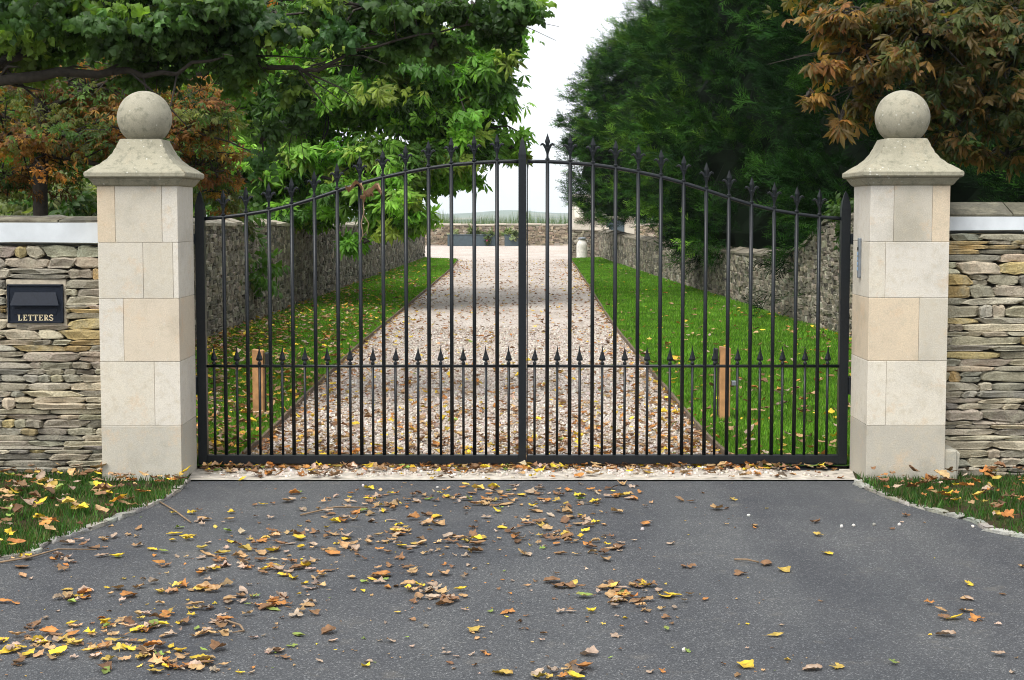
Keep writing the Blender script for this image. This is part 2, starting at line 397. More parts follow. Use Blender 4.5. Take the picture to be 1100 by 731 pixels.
def tree(name, label, cat, base, trunk_pts, radii, limbs, clumps, protos, size, pal, w=None, group=None, mat_=None, core=None, **kw):
    e = empty(name, label, cat, tuple(base), group); b = np.array(base, float)
    g = Geo(); V, F_ = tube_vf([np.array(p, float) - b for p in trunk_pts], radii, 14); g.add(V, F_)
    g.build('trunk', M_bark, e, True)
    gb = Geo()
    for l in (limbs or []): limb(gb, np.array(l[0], float) - b, np.array(l[1], float) - b, *l[2:4], **(l[4] if len(l) > 4 else {}))
    g = Geo(); cl = [(c[0] - b[0], c[1] - b[1], c[2] - b[2], *c[3:]) for c in clumps]
    fill(g, cl, protos, size, pal, w, gt=gb, **kw)
    gb.build('branches', M_bark, e, True)
    if core:
        for (cx, cy, cz, rx, ry, rz) in core:
            V, F_ = blob_proto(22, 16, 1.0, 3, .035); V = V * np.array([rx, ry, rz]) + np.array([cx, cy, cz]) - b
            g.add(V, F_, np.array(pal[0]) * .8)
    g.build('crown', mat_ or M_leaf, e)
    return e

# ================================================================== SETTING
def sheet(name, poly, z, m, sub=0):
    g = Geo(); g.add([(p[0], p[1], z) for p in poly], [tuple(range(len(poly)))])
    return tag(g.build(name, m), kind='structure')
# terrain: one height sheet to the horizon
def terr(X, Y):
    r = np.clip((Y - 84) / 500.0, 0, None)
    drop = -38 * (1 - np.exp(-r * 1.6)) * np.clip((Y - 84) / 60, 0, 1)
    far = np.clip((Y - 2300) / 2600.0, 0, 1) ** 1.4
    ridge = 27 + 8 * np.sin(X / 620.0 + .4) + 5 * np.sin(X / 230.0 + 2) + 9 * np.exp(-((X + 10) / 95.0) ** 2)
    side = np.clip((np.abs(X) - 60) / 400., 0, 1) * 3
    return -.03 + drop + far * (ridge + 2) + side * np.clip(Y / 200, 0, 1) * (1 - far) * 0
xs = np.concatenate([-np.geomspace(2600, 30, 60), np.linspace(-26, 26, 40), np.geomspace(30, 2600, 60)])
ys = np.concatenate([-np.geomspace(300, 8, 8), np.linspace(0, 80, 8), np.geomspace(84, 5600, 90)])
XX, YY = np.meshgrid(xs, ys); ZZ = terr(XX, YY)
g = Geo(); nx, ny = len(xs), len(ys)
g.add(np.stack([XX, YY, ZZ], -1).reshape(-1, 3), [(j * nx + i, j * nx + i + 1, (j + 1) * nx + i + 1, (j + 1) * nx + i) for j in range(ny - 1) for i in range(nx - 1)])
o = g.build('ground', M_under, None, True); tag(o, kind='structure'); o.data.materials.append(M_hill)
cy_ = np.zeros(len(o.data.polygons), np.int32)
for pl in o.data.polygons:
    if pl.center.y > 84: cy_[pl.index] = 1
o.data.polygons.foreach_set('material_index', cy_)

# pillars
PL = (-2.425, -1.955); PR = (2.095, 2.56); YF, YB = 9.55, 10.02
YG = 10.08
# kerb curves in world
def cr(pts, n=6):
    P = [np.array(p[:2], float) for p in pts]; P = [2 * P[0] - P[1]] + P + [2 * P[-1] - P[-2]]; out = []
    for i in range(1, len(P) - 2):
        for k in range(n):
            t = k / n; a, b_, c_, d_ = P[i - 1:i + 3]
            out.append(.5 * ((2 * b_) + (-a + c_) * t + (2 * a - 5 * b_ + 4 * c_ - d_) * t * t + (-a + 3 * b_ - 3 * c_ + d_) * t ** 3))
    out.append(P[-2]); return out
KL = cr([(-1.93, 9.62)] + [G(x, y) for x, y in ((186, 533), (142, 553), (98, 570), (50, 586), (0, 602))] + [(-3.6, 7.05), (-5.2, 6.6), (-9, 6.45)])
KR = cr([(2.05, 9.62)] + [G(x, y) for x, y in ((925, 524), (978, 544), (1040, 560), (1100, 578))] + [(3.7, 7.45), (5.2, 6.9), (9, 6.7)])
tar = [(9, -3), (9, KR[-1][1])] + [tuple(p) for p in KR[::-1]] + [tuple(p) for p in KL] + [(-9, -3)]
sheet('tarmac', tar, 0.0, M_tar)
sheet('threshold', [(-1.96, 9.62), (2.1, 9.62), (2.1, 10.03), (-1.96, 10.03)], .008, M_concrete)
WL, WR = 9.78, 9.78     # front wall faces
sheet('verge', [tuple(p) for p in KL] + [(-9, 9.9), (-1.96, 9.9)], .014, M_verge)
sheet('verge', [tuple(p) for p in KR] + [(9, 9.9), (2.09, 9.9)], .014, M_verge)
DL = [(-1.75, 10.03)] + [tuple(G(x, y)[:2]) for x, y in ((288, 470), (340, 418), (392, 368), (440, 328), (483, 291), (492, 280))]
DR = [(1.55, 10.03)] + [tuple(G(x, y)[:2]) for x, y in ((774, 488), (706, 410), (657, 348), (632, 308), (613, 279))]
sheet('gravel_drive', [(-2.0, 10.03), (2.15, 10.03)] + [(2.3, 12), (2.3, 52), (12, 53), (12, 82), (-14, 82), (-14, 57), (-2.6, 56.5), (-2.6, 12)], .004, M_grav)
# garden wall axes (inner face)
LW = [(-4.05, 10.15), (-3.78, 20), (-3.45, 36), (-3.0, 56)]
RW = [(4.42, 10.15), (4.22, 21), (4.05, 26), (3.55, 39), (3.02, 56.5)]
sheet('lawn', [(DL[0][0], 10.03)] + DL[1:] + [(-3.0, DL[-1][1] + .3), (LW[-1][0] + .05, 56)] + [(x - .05, y) for x, y in LW[::-1][1:]] + [(-4.05, 10.03)], .03, M_turf)
sheet('lawn', [(DR[0][0], 10.03)] + DR[1:] + [(RW[-1][0] + .05, 56)] + [(x + .05, y) for x, y in RW[::-1][1:]] + [(4.42, 10.03)], .03, M_turf)
def in_poly(P, poly):
    x, y = P[:, 0], P[:, 1]; ins = np.zeros(len(P), bool); n = len(poly)
    for i in range(n):
        x1, y1 = poly[i][:2]; x2, y2 = poly[(i + 1) % n][:2]
        c = ((y1 > y) != (y2 > y)) & (x < (x2 - x1) * (y - y1) / ((y2 - y1) + 1e-12) + x1); ins ^= c
    return ins
LAWN_L = DL + [(-3.0, 56)] + LW[::-1]; LAWN_R = DR + [(3.0, 56)] + RW[::-1]
VL = [tuple(p) for p in KL] + [(-9, 9.76), (-2.43, 9.76), (-2.43, 9.53), (-1.96, 9.53)]
VR = [tuple(p) for p in KR] + [(9, 9.76), (2.56, 9.76), (2.56, 9.53), (2.09, 9.53)]

# kerb setts: each edging line is one kerb of small blocks
def kerb(line, flip):
    g = Geo(); acc = 0.0; P = np.array(line); seg = np.linalg.norm(np.diff(P, axis=0), axis=1); tot = seg.sum(); cum = np.concatenate([[0], np.cumsum(seg)])
    s = 0.0
    while s < min(tot, 9):
        L = .09 + .10 * rs.rand(); m = s + L / 2; x = np.interp(m, cum, P[:, 0]); y = np.interp(m, cum, P[:, 1])
        x2 = np.interp(m + .05, cum, P[:, 0]); y2 = np.interp(m + .05, cum, P[:, 1]); d = norm(np.array([x2 - x, y2 - y, 0])); n_ = np.array([-d[1], d[0], 0]) * flip
        M = np.stack([d * (L / 2 + .004), n_ * .026 * (.8 + .4 * rs.rand()), np.array([0, 0, .016])], -1)
        g.scatter(STONES[rs.randint(16)], np.array([[x, y, .002 + .004 * rs.rand()]]) + n_ * .02, M[None], jcol(1, [(.42, .41, .38), (.36, .34, .30)], j=.12)); s += L + .006
    return tag(g.build('kerb', M_dry, None, True), kind='structure')
kerb(KL, -1); kerb(KR, 1)

# ------------------------------------------------------------------ dry stone walls
PAL_FRONT = [(.45, .40, .30), (.37, .34, .27), (.55, .49, .36), (.54, .42, .21), (.29, .27, .22), (.48, .35, .16)]
def stones_face(g, s0, s1, zt, place, ch, cw, depth, pal, pw, protos, gap=.004, ragged=.15, z0=0.0, skip=None, jz=0.0):
    """place(s,z)->(point on face, tangent, outward normal); zt(s)->top"""
    z = z0
    ztm = max(zt(s0), zt(s1), zt((s0 + s1) / 2), *[zt(s0 + (s1 - s0) * k / 40) for k in range(41)])
    while z < ztm - .012:
        h = ch[0] + (ch[1] - ch[0]) * rs.rand() ** 1.3
        if ztm - z - h < ch[0]: h = ztm - z
        s = s0 - cw[0] * rs.rand(); 
        while s < s1:
            w = cw[0] + (cw[1] - cw[0]) * rs.rand() ** 1.5
            a, b_ = max(s, s0), min(s + w, s1); s += w
            if b_ - a < cw[0] * .35: continue
            m = (a + b_) / 2; top = zt(m)
            if z + h * .5 > top: continue
            hh = min(h, top - z)
            if skip and z + hh > skip[2] and z < skip[3] and b_ > skip[0] and a < skip[1]:
                if a < skip[0] - .02: b_ = skip[0]
                elif b_ > skip[1] + .02: a = skip[1]
                else:
                    if z < skip[2] - .012: hh = skip[2] - z
                    elif z + hh > skip[3] + .012: z_ = skip[3]; continue
                    else: continue
                m = (a + b_) / 2
            p, t, n_ = place(m, z + hh / 2)
            c = jcol(1, pal, pw(z, m) if callable(pw) else pw, .14)
            tilt = (rs.rand() - .5) * ragged; up = norm(np.array([0, 0, 1.]) + t * tilt * .5)
            split = hh > .06 and rs.rand() < .28 and (b_ - a) > .1
            subs = [(-.25, .5), (.25, .5)] if split else [(0, 1)]
            for (oz, fz) in subs:
                M = np.stack([t * ((b_ - a) / 2 * (1.04 - gap)) + up * 0, n_ * depth * (.8 + .35 * rs.rand()), up * (hh * fz / 2 * (1.03 + jz * rs.rand()))], -1)
                if np.linalg.det(M) < 0: M[:, 0] *= -1
                g.scatter(protos[rs.randint(len(protos))], (p + np.array([0, 0, oz * hh + jz * hh * (rs.rand() - .5)]) + n_ * (rs.rand() - .5) * .018)[None], M[None], c * (.9 + .2 * rs.rand()))
        z += h
def front_wall(name_label, x0, x1, z_w0, z_w1, z_ap, sgn, skip=None):
    e = empty('dry_stone_wall', name_label, 'wall', ((x0 + x1) / 2, 9.95, 0)); ox, oy = (x0 + x1) / 2, 9.95
    g = Geo()
    pw = lambda z, m: [.24, .18, .2, .16, .14, .08] if z > .75 else ([.34, .30, .16, .02, .17, .01] if z > .25 else [.38, .3, .06, .01, .24, .01])
    hz = lambda z: None
    stones_face(g, x0, x1, lambda s: z_w0 - .002, lambda s, z: (np.array([s - ox, 9.80 - oy, z]), np.array([1., 0, 0]), np.array([0, -1., 0])), (.022, .078), (.07, .42), .055, PAL_FRONT, pw, STONES, z0=0.0, skip=skip)
    stones_face(g, x0, x1, lambda s: z_w0 - .002, lambda s, z: (np.array([s - ox, 10.10 - oy, z]), np.array([1., 0, 0]), np.array([0, 1., 0])), (.04, .09), (.12, .36), .05, PAL_FRONT, pw, RUB, z0=0.0)
    g.build('stonework', M_dry, e, False)
    g = Geo(); V, F_ = box_vf(x0 - ox, x1 - ox, 9.815 - oy, 10.09 - oy, -.02, z_w0 - .01); g.add(V, F_); g.build('mortar_core', M_core, e)
    g = Geo(); n = 30
    for i in range(int((x1 - x0) / .5) + 1):
        a, b_ = x0 + i * .5 - ox, min(x0 + (i + 1) * .5, x1) - ox
        if b_ - a < .02: continue
        j = .002 * (i % 2)
        V = [(a, 9.735 - oy, z_w0 + .012 + .01 * rs.rand()), (b_, 9.735 - oy, z_w0 + .012 + .01 * rs.rand()), (b_, 9.745 - oy, z_w1), (a, 9.745 - oy, z_w1), (a, 9.84 - oy, z_w0), (b_, 9.84 - oy, z_w0), (b_, 9.84 - oy, z_w1 - .003), (a, 9.84 - oy, z_w1 - .003)]
        g.add(V, [(0, 1, 2, 3), (5, 4, 7, 6), (1, 0, 4, 5), (3, 2, 6, 7), (0, 3, 7, 4), (2, 1, 5, 6)])
    g.build('white_coping_face', M_white, e)
    g = Geo(); x = x0
    while x < x1:
        L = .35 + .3 * rs.rand(); a, b_ = x, min(x + L, x1); x += L
        V, F_ = box_vf(a - ox + .004, b_ - ox - .004, 0, 1, 0, 1, 0); P = []
        for v in V:
            yy = 9.742 + v[1] * .215; zz = (z_w1 + .001 if v[2] < .5 else z_w1 + .012) + v[1] * (z_ap - z_w1 - .012)
            if v[2] < .5 and v[1] > .5: zz = z_w1
            P.append((v[0], yy - oy + .004 * rs.rand(), zz + .006 * rs.rand()))
        g.add(P, F_, jcol(1, [(.095, .088, .066), (.13, .115, .088)])[0])
        P2 = [(p[0], 2 * (9.957 - oy) - p[1] + .004, p[2]) for p in P]; g.add(P2, [f[::-1] for f in F_], jcol(1, [(.15, .14, .11)])[0])
    g.build('coping', M_cop, e); return e
LBX = (W(9, 330, 9.76)[0], W(69, 330, 9.76)[0]); LBZ = (W(40, 347, 9.76)[2], W(40, 305.5, 9.76)[2])
skipL = (LBX[0] - .012, LBX[1] + .012, LBZ[0] - .012, LBZ[1] + .012)
zl0, zl1, zla = W(50, 264, 9.74)[2], W(50, 239.5, 9.74)[2], W(50, 233.5, 9.95)[2]
zr0, zr1, zra = W(1060, 251, 9.74)[2], W(1060, 233, 9.74)[2], W(1060, 218, 9.95)[2]
front_wall('dry stone boundary wall with white coping and black letterbox, left of the gate', -7.5, PL[0] + .01, zl0, zl1, zla, -1, skipL)
front_wall('dry stone boundary wall with white coping, yellow upper stones, right of the gate', PR[1] - .01, 7.5, zr0, zr1, zra, 1)

# letterbox
cx, cz = sum(LBX) / 2, sum(LBZ) / 2; hw, hh = (LBX[1] - LBX[0]) / 2, (LBZ[1] - LBZ[0]) / 2
e = empty('letterbox', 'black metal letterbox lettered LETTERS set into the dry stone wall', 'letterbox', (cx, 9.76, cz))
g = Geo(); g.add(*box_vf(-hw - .014, hw + .014, -.0, .06, -hh - .03, hh + .03, .008)); g.build('mortar_surround', M_mortar, e)
g = Geo(); g.add(*box_vf(-hw, hw, -.016, -.004, -hh, hh, .003)); 
for (a, b_, c_, d_) in ((-hw, hw, hh - .012, hh), (-hw, hw, -hh, -hh + .008), (-hw, -hw + .012, -hh, hh), (hw - .012, hw, -hh, hh)): g.add(*box_vf(a, b_, -.023, -.0165, c_, d_, .002))
g.add(*box_vf(-hw + .05, hw - .05, -.0165, -.002, -.035, .005)); g.build('plate', M_box, e)
g = Geo(); t = .5 * hh
V = [(-hw + .045, -.017, t + .01), (hw - .045, -.017, t + .01), (hw - .022, -.042, t - .065), (-hw + .022, -.042, t - .065), (-hw + .045, -.0165, t - .058), (hw - .045, -.0165, t - .058), (hw - .022, -.042, t - .071), (-hw + .022, -.042, t - .071)]
g.add(V, [(0, 3, 2, 1), (3, 7, 6, 2), (4, 5, 6, 7), (0, 4, 7, 3), (1, 2, 6, 5)]); g.build('flap_hood', M_box, e)
g = Geo(); g.add(*box_vf(-hw + .04, hw - .04, -.021, -.0165, -.062, -.028, .002)); g.build('slot_ledge', M_box, e)
# serif capitals as raised strokes
def stroke(g, x0, z0, x1, z1, w, y=-.0175):
    a, b_ = np.array([x0, z0]), np.array([x1, z1]); d = (b_ - a) / (np.linalg.norm(b_ - a) + 1e-9); n_ = np.array([-d[1], d[0]]) * w / 2
    q = [a - n_, b_ - n_, b_ + n_, a + n_]; V = [(p[0], y, p[1]) for p in q] + [(p[0], y - .002, p[1]) for p in q]
    g.add(V, [(4, 5, 6, 7), (0, 3, 2, 1), (0, 1, 5, 4), (1, 2, 6, 5), (2, 3, 7, 6), (3, 0, 4, 7)])
def arcs(g, pts, w):
    for i in range(len(pts) - 1): stroke(g, *pts[i], *pts[i + 1], w)
g = Geo(); word = 'LETTERS'; lw = hw * 1.30 / 7; lh = .036; zb = -hh + .014; w_, w2 = .0075, .0045
for i, chx in enumerate(word):
    x = -hw * .65 + i * lw + lw * .12; r_ = x + lw * .74; zt_ = zb + lh
    if chx in 'LER': stroke(g, x + .006, zb, x + .006, zt_, w_); stroke(g, x - .002, zt_ - .002, x + .013, zt_ - .002, w2 * .8)
    if chx == 'L': stroke(g, x, zb + .002, r_, zb + .002, w2); stroke(g, r_ - .002, zb, r_ - .002, zb + .011, w2)
    if chx == 'E':
        for zz in (zb + .002, zt_ - .002): stroke(g, x, zz, r_, zz, w2)
        stroke(g, x, (zb + zt_) / 2, r_ - .006, (zb + zt_) / 2, w2); stroke(g, r_ - .002, zb, r_ - .002, zb + .01, w2); stroke(g, r_ - .002, zt_ - .01, r_ - .002, zt_, w2)
    if chx == 'T':
        m_ = (x + r_) / 2; stroke(g, m_, zb, m_, zt_, w_); stroke(g, x - .001, zt_ - .002, r_ + .001, zt_ - .002, w2); stroke(g, m_ - .007, zb + .0015, m_ + .007, zb + .0015, w2 * .8)
        stroke(g, x, zt_ - .009, x, zt_, w2 * .8); stroke(g, r_, zt_ - .009, r_, zt_, w2 * .8)
    if chx == 'R':
        q = (zb + zt_) / 2; arcs(g, [(x + .006, zt_ - .002), (r_ - .008, zt_ - .002), (r_ - .002, zt_ - .007), (r_ - .002, q + .006), (r_ - .008, q), (x + .006, q)], w2 * 1.1); stroke(g, x + .010, q, r_ + .002, zb + .001, w_ * .9); stroke(g, x - .002, zb + .0015, x + .013, zb + .0015, w2 * .8)
    if chx == 'S':
        m_ = (x + r_) / 2; k = lw * .33
        arcs(g, [(m_ + k, zt_ - .008), (m_ + k * .6, zt_ - .002), (m_ - k * .4, zt_ - .002), (m_ - k, zt_ - .008), (m_ - k * .8, zb + lh * .62), (m_, zb + lh * .5), (m_ + k * .9, zb + lh * .36), (m_ + k, zb + .008), (m_ + k * .4, zb + .002), (m_ - k * .6, zb + .002), (m_ - k, zb + .009)], w2 * 1.25)
g.build('lettering', M_gold, e)

# ------------------------------------------------------------------ pillars
CR, TAN, GREYB, PALE, PATCH = (.60, .565, .49), (.58, .49, .37), (.46, .44, .385), (.61, .58, .52), (.54, .505, .43)
def pillar(label, X, joints, zs, plinth_right=False, sgn=1):
    xc = sum(X) / 2; yc = (YF + YB) / 2; hw = (X[1] - X[0]) / 2; hd = (YB - YF) / 2
    e = empty('gate_pillar', label, 'gate pillar', (xc, yc, 0))
    g = Geo()
    for i, (row, cols) in enumerate(joints):
        z0, z1 = zs[i + 1], zs[i]; xs_ = [-hw] + [v - xc for v in row] + [hw]
        for j in range(len(xs_) - 1):
            off = .0025 * rs.rand(); jx = .0008
            a, b_ = xs_[j] + (0 if j == 0 else jx), xs_[j + 1] - (0 if j == len(xs_) - 2 else jx)
            last = j == len(xs_) - 2; V, F_ = box_vf(a, b_, -hd + off, hd - off, z0 + .0008, z1 - .0008, .0025, 2)
            V = np.array(V)
            g.add(V, F_, np.array(cols[j]) * (1 + .04 * rs.randn()))
    V, F_ = box_vf(-hw + .006, hw - .006, -hd + .006, hd - .006, -.05, zs[0] - .002); g.add(V, F_, (.5, .46, .38))
    g.build('shaft', M_ashlar, e)
    if plinth_right:
        g = Geo(); V, F_ = box_vf(hw - .02, hw + .085, -hd + .012, hd - .1, -.03, .20, .02, 3); V = np.array(V); V += .004 * rs.randn(*V.shape); g.add(V, F_, (.36, .35, .30)); g.build('cement_footing', M_ashlar, e)
    T = zs[0]; g = Geo()
    prof = [(.236, -.004), (.244, .0), (.250, .006), (.262, .024), (.272, .036), (.272, .0425)]
    g.add(*lathe_vf([(r, z + T) for r, z in prof], square=True), col=(.315, .30, .23))
    prof = [(.282, .043), (.291, .048), (.295, .054), (.295, .074), (.291, .080), (.283, .084), (.257, .104), (.220, .126), (.186, .156), (.160, .190), (.142, .226), (.128, .258), (.121, .274), (.112, .276)]
    P = []
    for i in range(len(prof) - 1):
        for k in range(3):
            t = k / 3; P.append((prof[i][0] * (1 - t) + prof[i + 1][0] * t, prof[i][1] * (1 - t) + prof[i + 1][1] * t + T))
    P.append((prof[-1][0], prof[-1][1] + T))
    bm = bmesh.new(); V, F_ = lathe_vf(P, square=True); vs = [bm.verts.new(v) for v in V]
    for f in F_: bm.faces.new([vs[i] for i in f])
    ed = [ed for ed in bm.edges if abs(ed.verts[0].co.x - ed.verts[1].co.x) < .06 and abs(ed.verts[0].co.z - ed.verts[1].co.z) > 1e-5]
    bmesh.ops.bevel(bm, geom=ed, offset=.006, segments=2, affect='EDGES'); bm.verts.index_update()
    g.add([tuple(v.co) for v in bm.verts], [tuple(v.index for v in f.verts) for f in bm.faces], (.32, .305, .235)); bm.free()
    g.build('cap', M_cap, e)
    r = .1605; g = Geo(); prof = [(.001 + r * math.sin(math.pi * k / 28) * (1 + .004 * math.sin(k)), r * (1 - math.cos(math.pi * k / 28)) + T + .243) for k in range(29)]
    g.add(*lathe_vf(prof, 56), col=(.32, .305, .24)); g.build('ball_finial', M_cap, e, True)
    return e
def zy(y, x=150): return W(x, y, YF)[2]
zsL = [zy(199.5), zy(260.8), zy(321), zy(388.7), zy(458), -.04]
fx = lambda px: W(px, 360, YF)[0]
pillar('limestone gate pillar with ball finial beside the letterbox wall', PL, [([fx(126), fx(176)], [TAN, PATCH, PALE]), ([fx(155), fx(187)], [CR, PATCH, PALE]), ([fx(133)], [PALE, (.59, .52, .42)]), ([fx(165)], [CR, PALE]), ([], [GREYB])], zsL)
pillar('limestone gate pillar with ball finial, cement footing and keypad', PR, [([fx(958), fx(999)], [PALE, PATCH, TAN]), ([fx(950)], [CR, PALE]), ([fx(987)], [TAN, PATCH]), ([fx(953)], [CR, CR]), ([], [(.47, .445, .385)])], [z + .004 for z in zsL[:-1]] + [-.04], True)

# intercom
e = empty('intercom_keypad', 'slim grey intercom keypad with blue buttons on the pillar side', 'intercom', (PR[0], 9.80, 1.325))
g = Geo(); g.add(*box_vf(-.016, .001, -.022, .022, -.12, .12, .005)); g.build('backplate', M_grey, e)
for k in range(5):
    g = Geo(); g.add(*box_vf(-.0195, -.0165, -.012, .012, -.075 + .03 * k, -.055 + .03 * k, .001)); g.build('button', M_blue if k < 4 else M_dark, e)

# ------------------------------------------------------------------ gate
def zg(y): return W(560, y, YG)[2]
def xg(px): return W(px, 360, YG)[0]
XC = xg(561); XL, XR = xg(212), xg(911)
curve_px = [(345.5, 173.6), (322, 173.9), (297, 175.4), (273.6, 177.4), (249, 181), (224, 185.7), (200, 191), (176, 197.5), (151, 205.5), (127, 213.6), (103, 220.8), (79, 226.5), (54, 230.6), (30, 233.6), (5, 235.5), (-30, 236.5)]
cxm = np.array([c_[0] for c_ in curve_px])[::-1]; czm = np.array([zg(c_[1]) for c_ in curve_px])[::-1]
zmid, zb0, zb1 = zg(393.5), zg(498), zg(489)
def rail_z(d):      # d = world distance from outer edge of the gate
    return np.interp(d * 173.3, cxm, czm)
# fleur finial profile (flat forging with some thickness)
def poly_extrude(poly, t):
    n = len(poly); V = [(x, -t / 2, z) for x, z in poly] + [(x, t / 2, z) for x, z in poly]
    return V, [tuple(range(n)), tuple(range(2 * n - 1, n - 1, -1))] + [(i, n + i, n + (i + 1) % n, (i + 1) % n) for i in range(n)]
def finial_mesh():
    g = Geo()
    g.add(*lathe_vf([(.008, 0), (.014, .002), (.014, .010), (.008, .013), (.007, .03), (.010, .07), (.012, .092)], 8))
    # central leaf (diamond spear), ridged
    V = [(0, 0, .165)] + [(.0165, 0, .115), (0, -.010, .112), (-.0165, 0, .115), (0, .010, .112), (.008, 0, .085), (0, -.008, .085), (-.008, 0, .085), (0, .008, .085)]
    g.add(V, [(0, 2, 1), (0, 3, 2), (0, 4, 3), (0, 1, 4), (1, 2, 6, 5), (2, 3, 7, 6), (3, 4, 8, 7), (4, 1, 5, 8)])
    for s in (-1, 1):   # curling side petals
        path = [(s * .003, 0, .045), (s * .010, 0, .072), (s * .020, 0, .092), (s * .031, 0, .100), (s * .039, 0, .096), (s * .042, 0, .088)]
        g.add(*tube_vf(path, [.006, .008, .0085, .0075, .006, .003], 6))
    g.add(*lathe_vf([(.009, .066), (.013, .07), (.013, .076), (.009, .08)], 8))
    return g.mesh('finial', False)
def spear_mesh():
    g = Geo(); g.add(*lathe_vf([(.006, 0), (.011, .002), (.0125, .010), (.010, .018), (.006, .022), (.007, .03)], 8))
    V = [(0, 0, .125), (.0055, 0, .085), (.021, 0, .034), (.016, 0, .026), (0, 0, .024), (-.016, 0, .026), (-.021, 0, .034), (-.0055, 0, .085), (0, -.009, .036), (0, .009, .036)]
    f = [(8, i + 1, i) for i in range(7)] + [(8, 0, 7)] + [(9, i, i + 1) for i in range(7)] + [(9, 7, 0)]
    g.add(V, f); return g.mesh('spearhead', False)
FM, SM = finial_mesh(), spear_mesh()
for m_ in (FM, SM): m_.materials.append(M_iron)
def gate_leaf(label, side):
    """side -1: left leaf, hinge at XL; +1: right leaf"""
    x0 = XL if side < 0 else XR; sg = -side     # direction from hinge toward the centre
    e = empty('gate_leaf', label, 'gate', (x0, YG, 0)); Wd = abs(XC - x0)
    def bx(nm, a, b_, y0, y1, z0, z1, bev=.003, par=e, mt=M_iron):
        g = Geo(); g.add(*box_vf(min(a * sg, b_ * sg), max(a * sg, b_ * sg), y0, y1, z0, z1, bev)); return g.build(nm, mt, par)
    # hanging stile with spear top
    def stile(nm, a, b_, zt_, hy):
        g = Geo(); lo, hi = min(a * sg, b_ * sg), max(a * sg, b_ * sg); g.add(*box_vf(lo, hi, -hy, hy, zb0 - .0, zt_ - .13, .003)); m_ = (lo + hi) / 2; w = (hi - lo) / 2
        z = zt_ - .13; V = [(m_ - w * .98, -hy * .98, z - .001), (m_ + w * .98, -hy * .98, z - .001), (m_ + w * .98, hy * .98, z - .001), (m_ - w * .98, hy * .98, z - .001)]
        for (k, zz) in ((1.0, z + .02), (.8, z + .06), (.35, z + .108)): V += [(m_ - w * k, -hy * k, zz), (m_ + w * k, -hy * k, zz), (m_ + w * k, hy * k, zz), (m_ - w * k, hy * k, zz)]
        V += [(m_, 0, zt_)]; f = [(3, 2, 1, 0)]
        for i in range(3): f += [(i * 4 + k, i * 4 + (k + 1) % 4, i * 4 + 4 + (k + 1) % 4, i * 4 + 4 + k) for k in range(4)]
        f += [(12 + k, 12 + (k + 1) % 4, 16) for k in range(4)]; g.add(V, f); return g.build(nm, M_iron, e)
    stile('hanging_stile', 0.0, .056, zg(205), .03)
    if side < 0: stile('meeting_stile', Wd - .024, Wd + .024, zg(147), .024); end = Wd - .024
    else:
        bx('meeting_stile', Wd - .034, Wd - .0265, -.02, .02, zb0, rail_z(Wd) - .0, .001); end = Wd - .034
    bx('bottom_rail', .054, end + .001, -.024, .024, zb0, zb1 + .002)
    g = Geo(); g.add(*tube_vf([(sg * .054, 0, zmid), (sg * (end + .002), 0, zmid)], .0095, 10)); g.build('lock_rail', M_iron, e, True)
    ds = np.linspace(.054, end + .002, 40); g = Geo(); g.add(*tube_vf([(sg * d, 0, rail_z(d)) for d in ds], .0115, 10)); g.build('top_rail', M_iron, e, True)
    pxs = [241.6 + 24.37 * i for i in range(13)] if side < 0 else [587.8 + 24.22 * i for i in range(13)]
    for px in pxs:
        d = abs(xg(px) - x0); zt_ = rail_z(d)
        g = Geo(); g.add(*tube_vf([(sg * d, 0, zb1 - .001), (sg * d, 0, zt_ + .004)], .0118, 10)); b_ = g.build('upright_bar', M_iron, e, True)
        f = bpy.data.objects.new('finial', FM); COL.objects.link(f); f.parent = b_; f.location = (sg * d, 0, zt_ + .009); f.rotation_euler.z = .03 * rs.randn()
    pxs = [229.6 + 24.37 * i for i in range(14)] if side < 0 else [574.3 + 24.25 * i for i in range(14)]
    for px in pxs:
        d = abs(xg(px) - x0)
        g = Geo(); g.add(*tube_vf([(sg * d, 0, zb1 - .001), (sg * d, 0, zmid - .004)], .0082, 8)); b_ = g.build('short_bar', M_iron, e, True)
        f = bpy.data.objects.new('spearhead', SM); COL.objects.link(f); f.parent = b_; f.location = (sg * d, 0, zmid + .008); f.rotation_euler = (0, .02 * rs.randn(), .05 * rs.randn())
    for z in (zg(414), zg(257)):
        bx('hinge', -.028, .0, -.05, .03, z - .055 * (1 if z < 1 else .6), z + .055 * (1 if z < 1 else .6), .004)
    bx('floor_pivot_arm', .0, .34, -.03, .035, .018, zb0 - .004, .004)
    return e
gate_leaf('black wrought iron gate leaf hung on the letterbox side pillar', -1)
gate_leaf('black wrought iron gate leaf hung on the keypad side pillar', 1)
for (a, b_, lab) in ((238, 283, 'dark metal gate motor cover in the ground by the letterbox side pillar'), (836, 900, 'dark metal gate motor cover in the ground by the keypad side pillar')):
    xa, xb = xg(a), xg(b_); e = empty('gate_motor_cover', lab, 'gate motor', ((xa + xb) / 2, YG - .02, 0), 'gate motor covers'); w = (xb - xa) / 2
    g = Geo(); g.add(*box_vf(-w, w, -.09, .12, .002, .016, .003)); g.build('lid', M_iron, e)
    g = Geo(); g.add(*box_vf(-w * .55, w * .55, -.012, .06, .0165, .034, .004)); g.build('drive_arm_cap', M_iron, e)
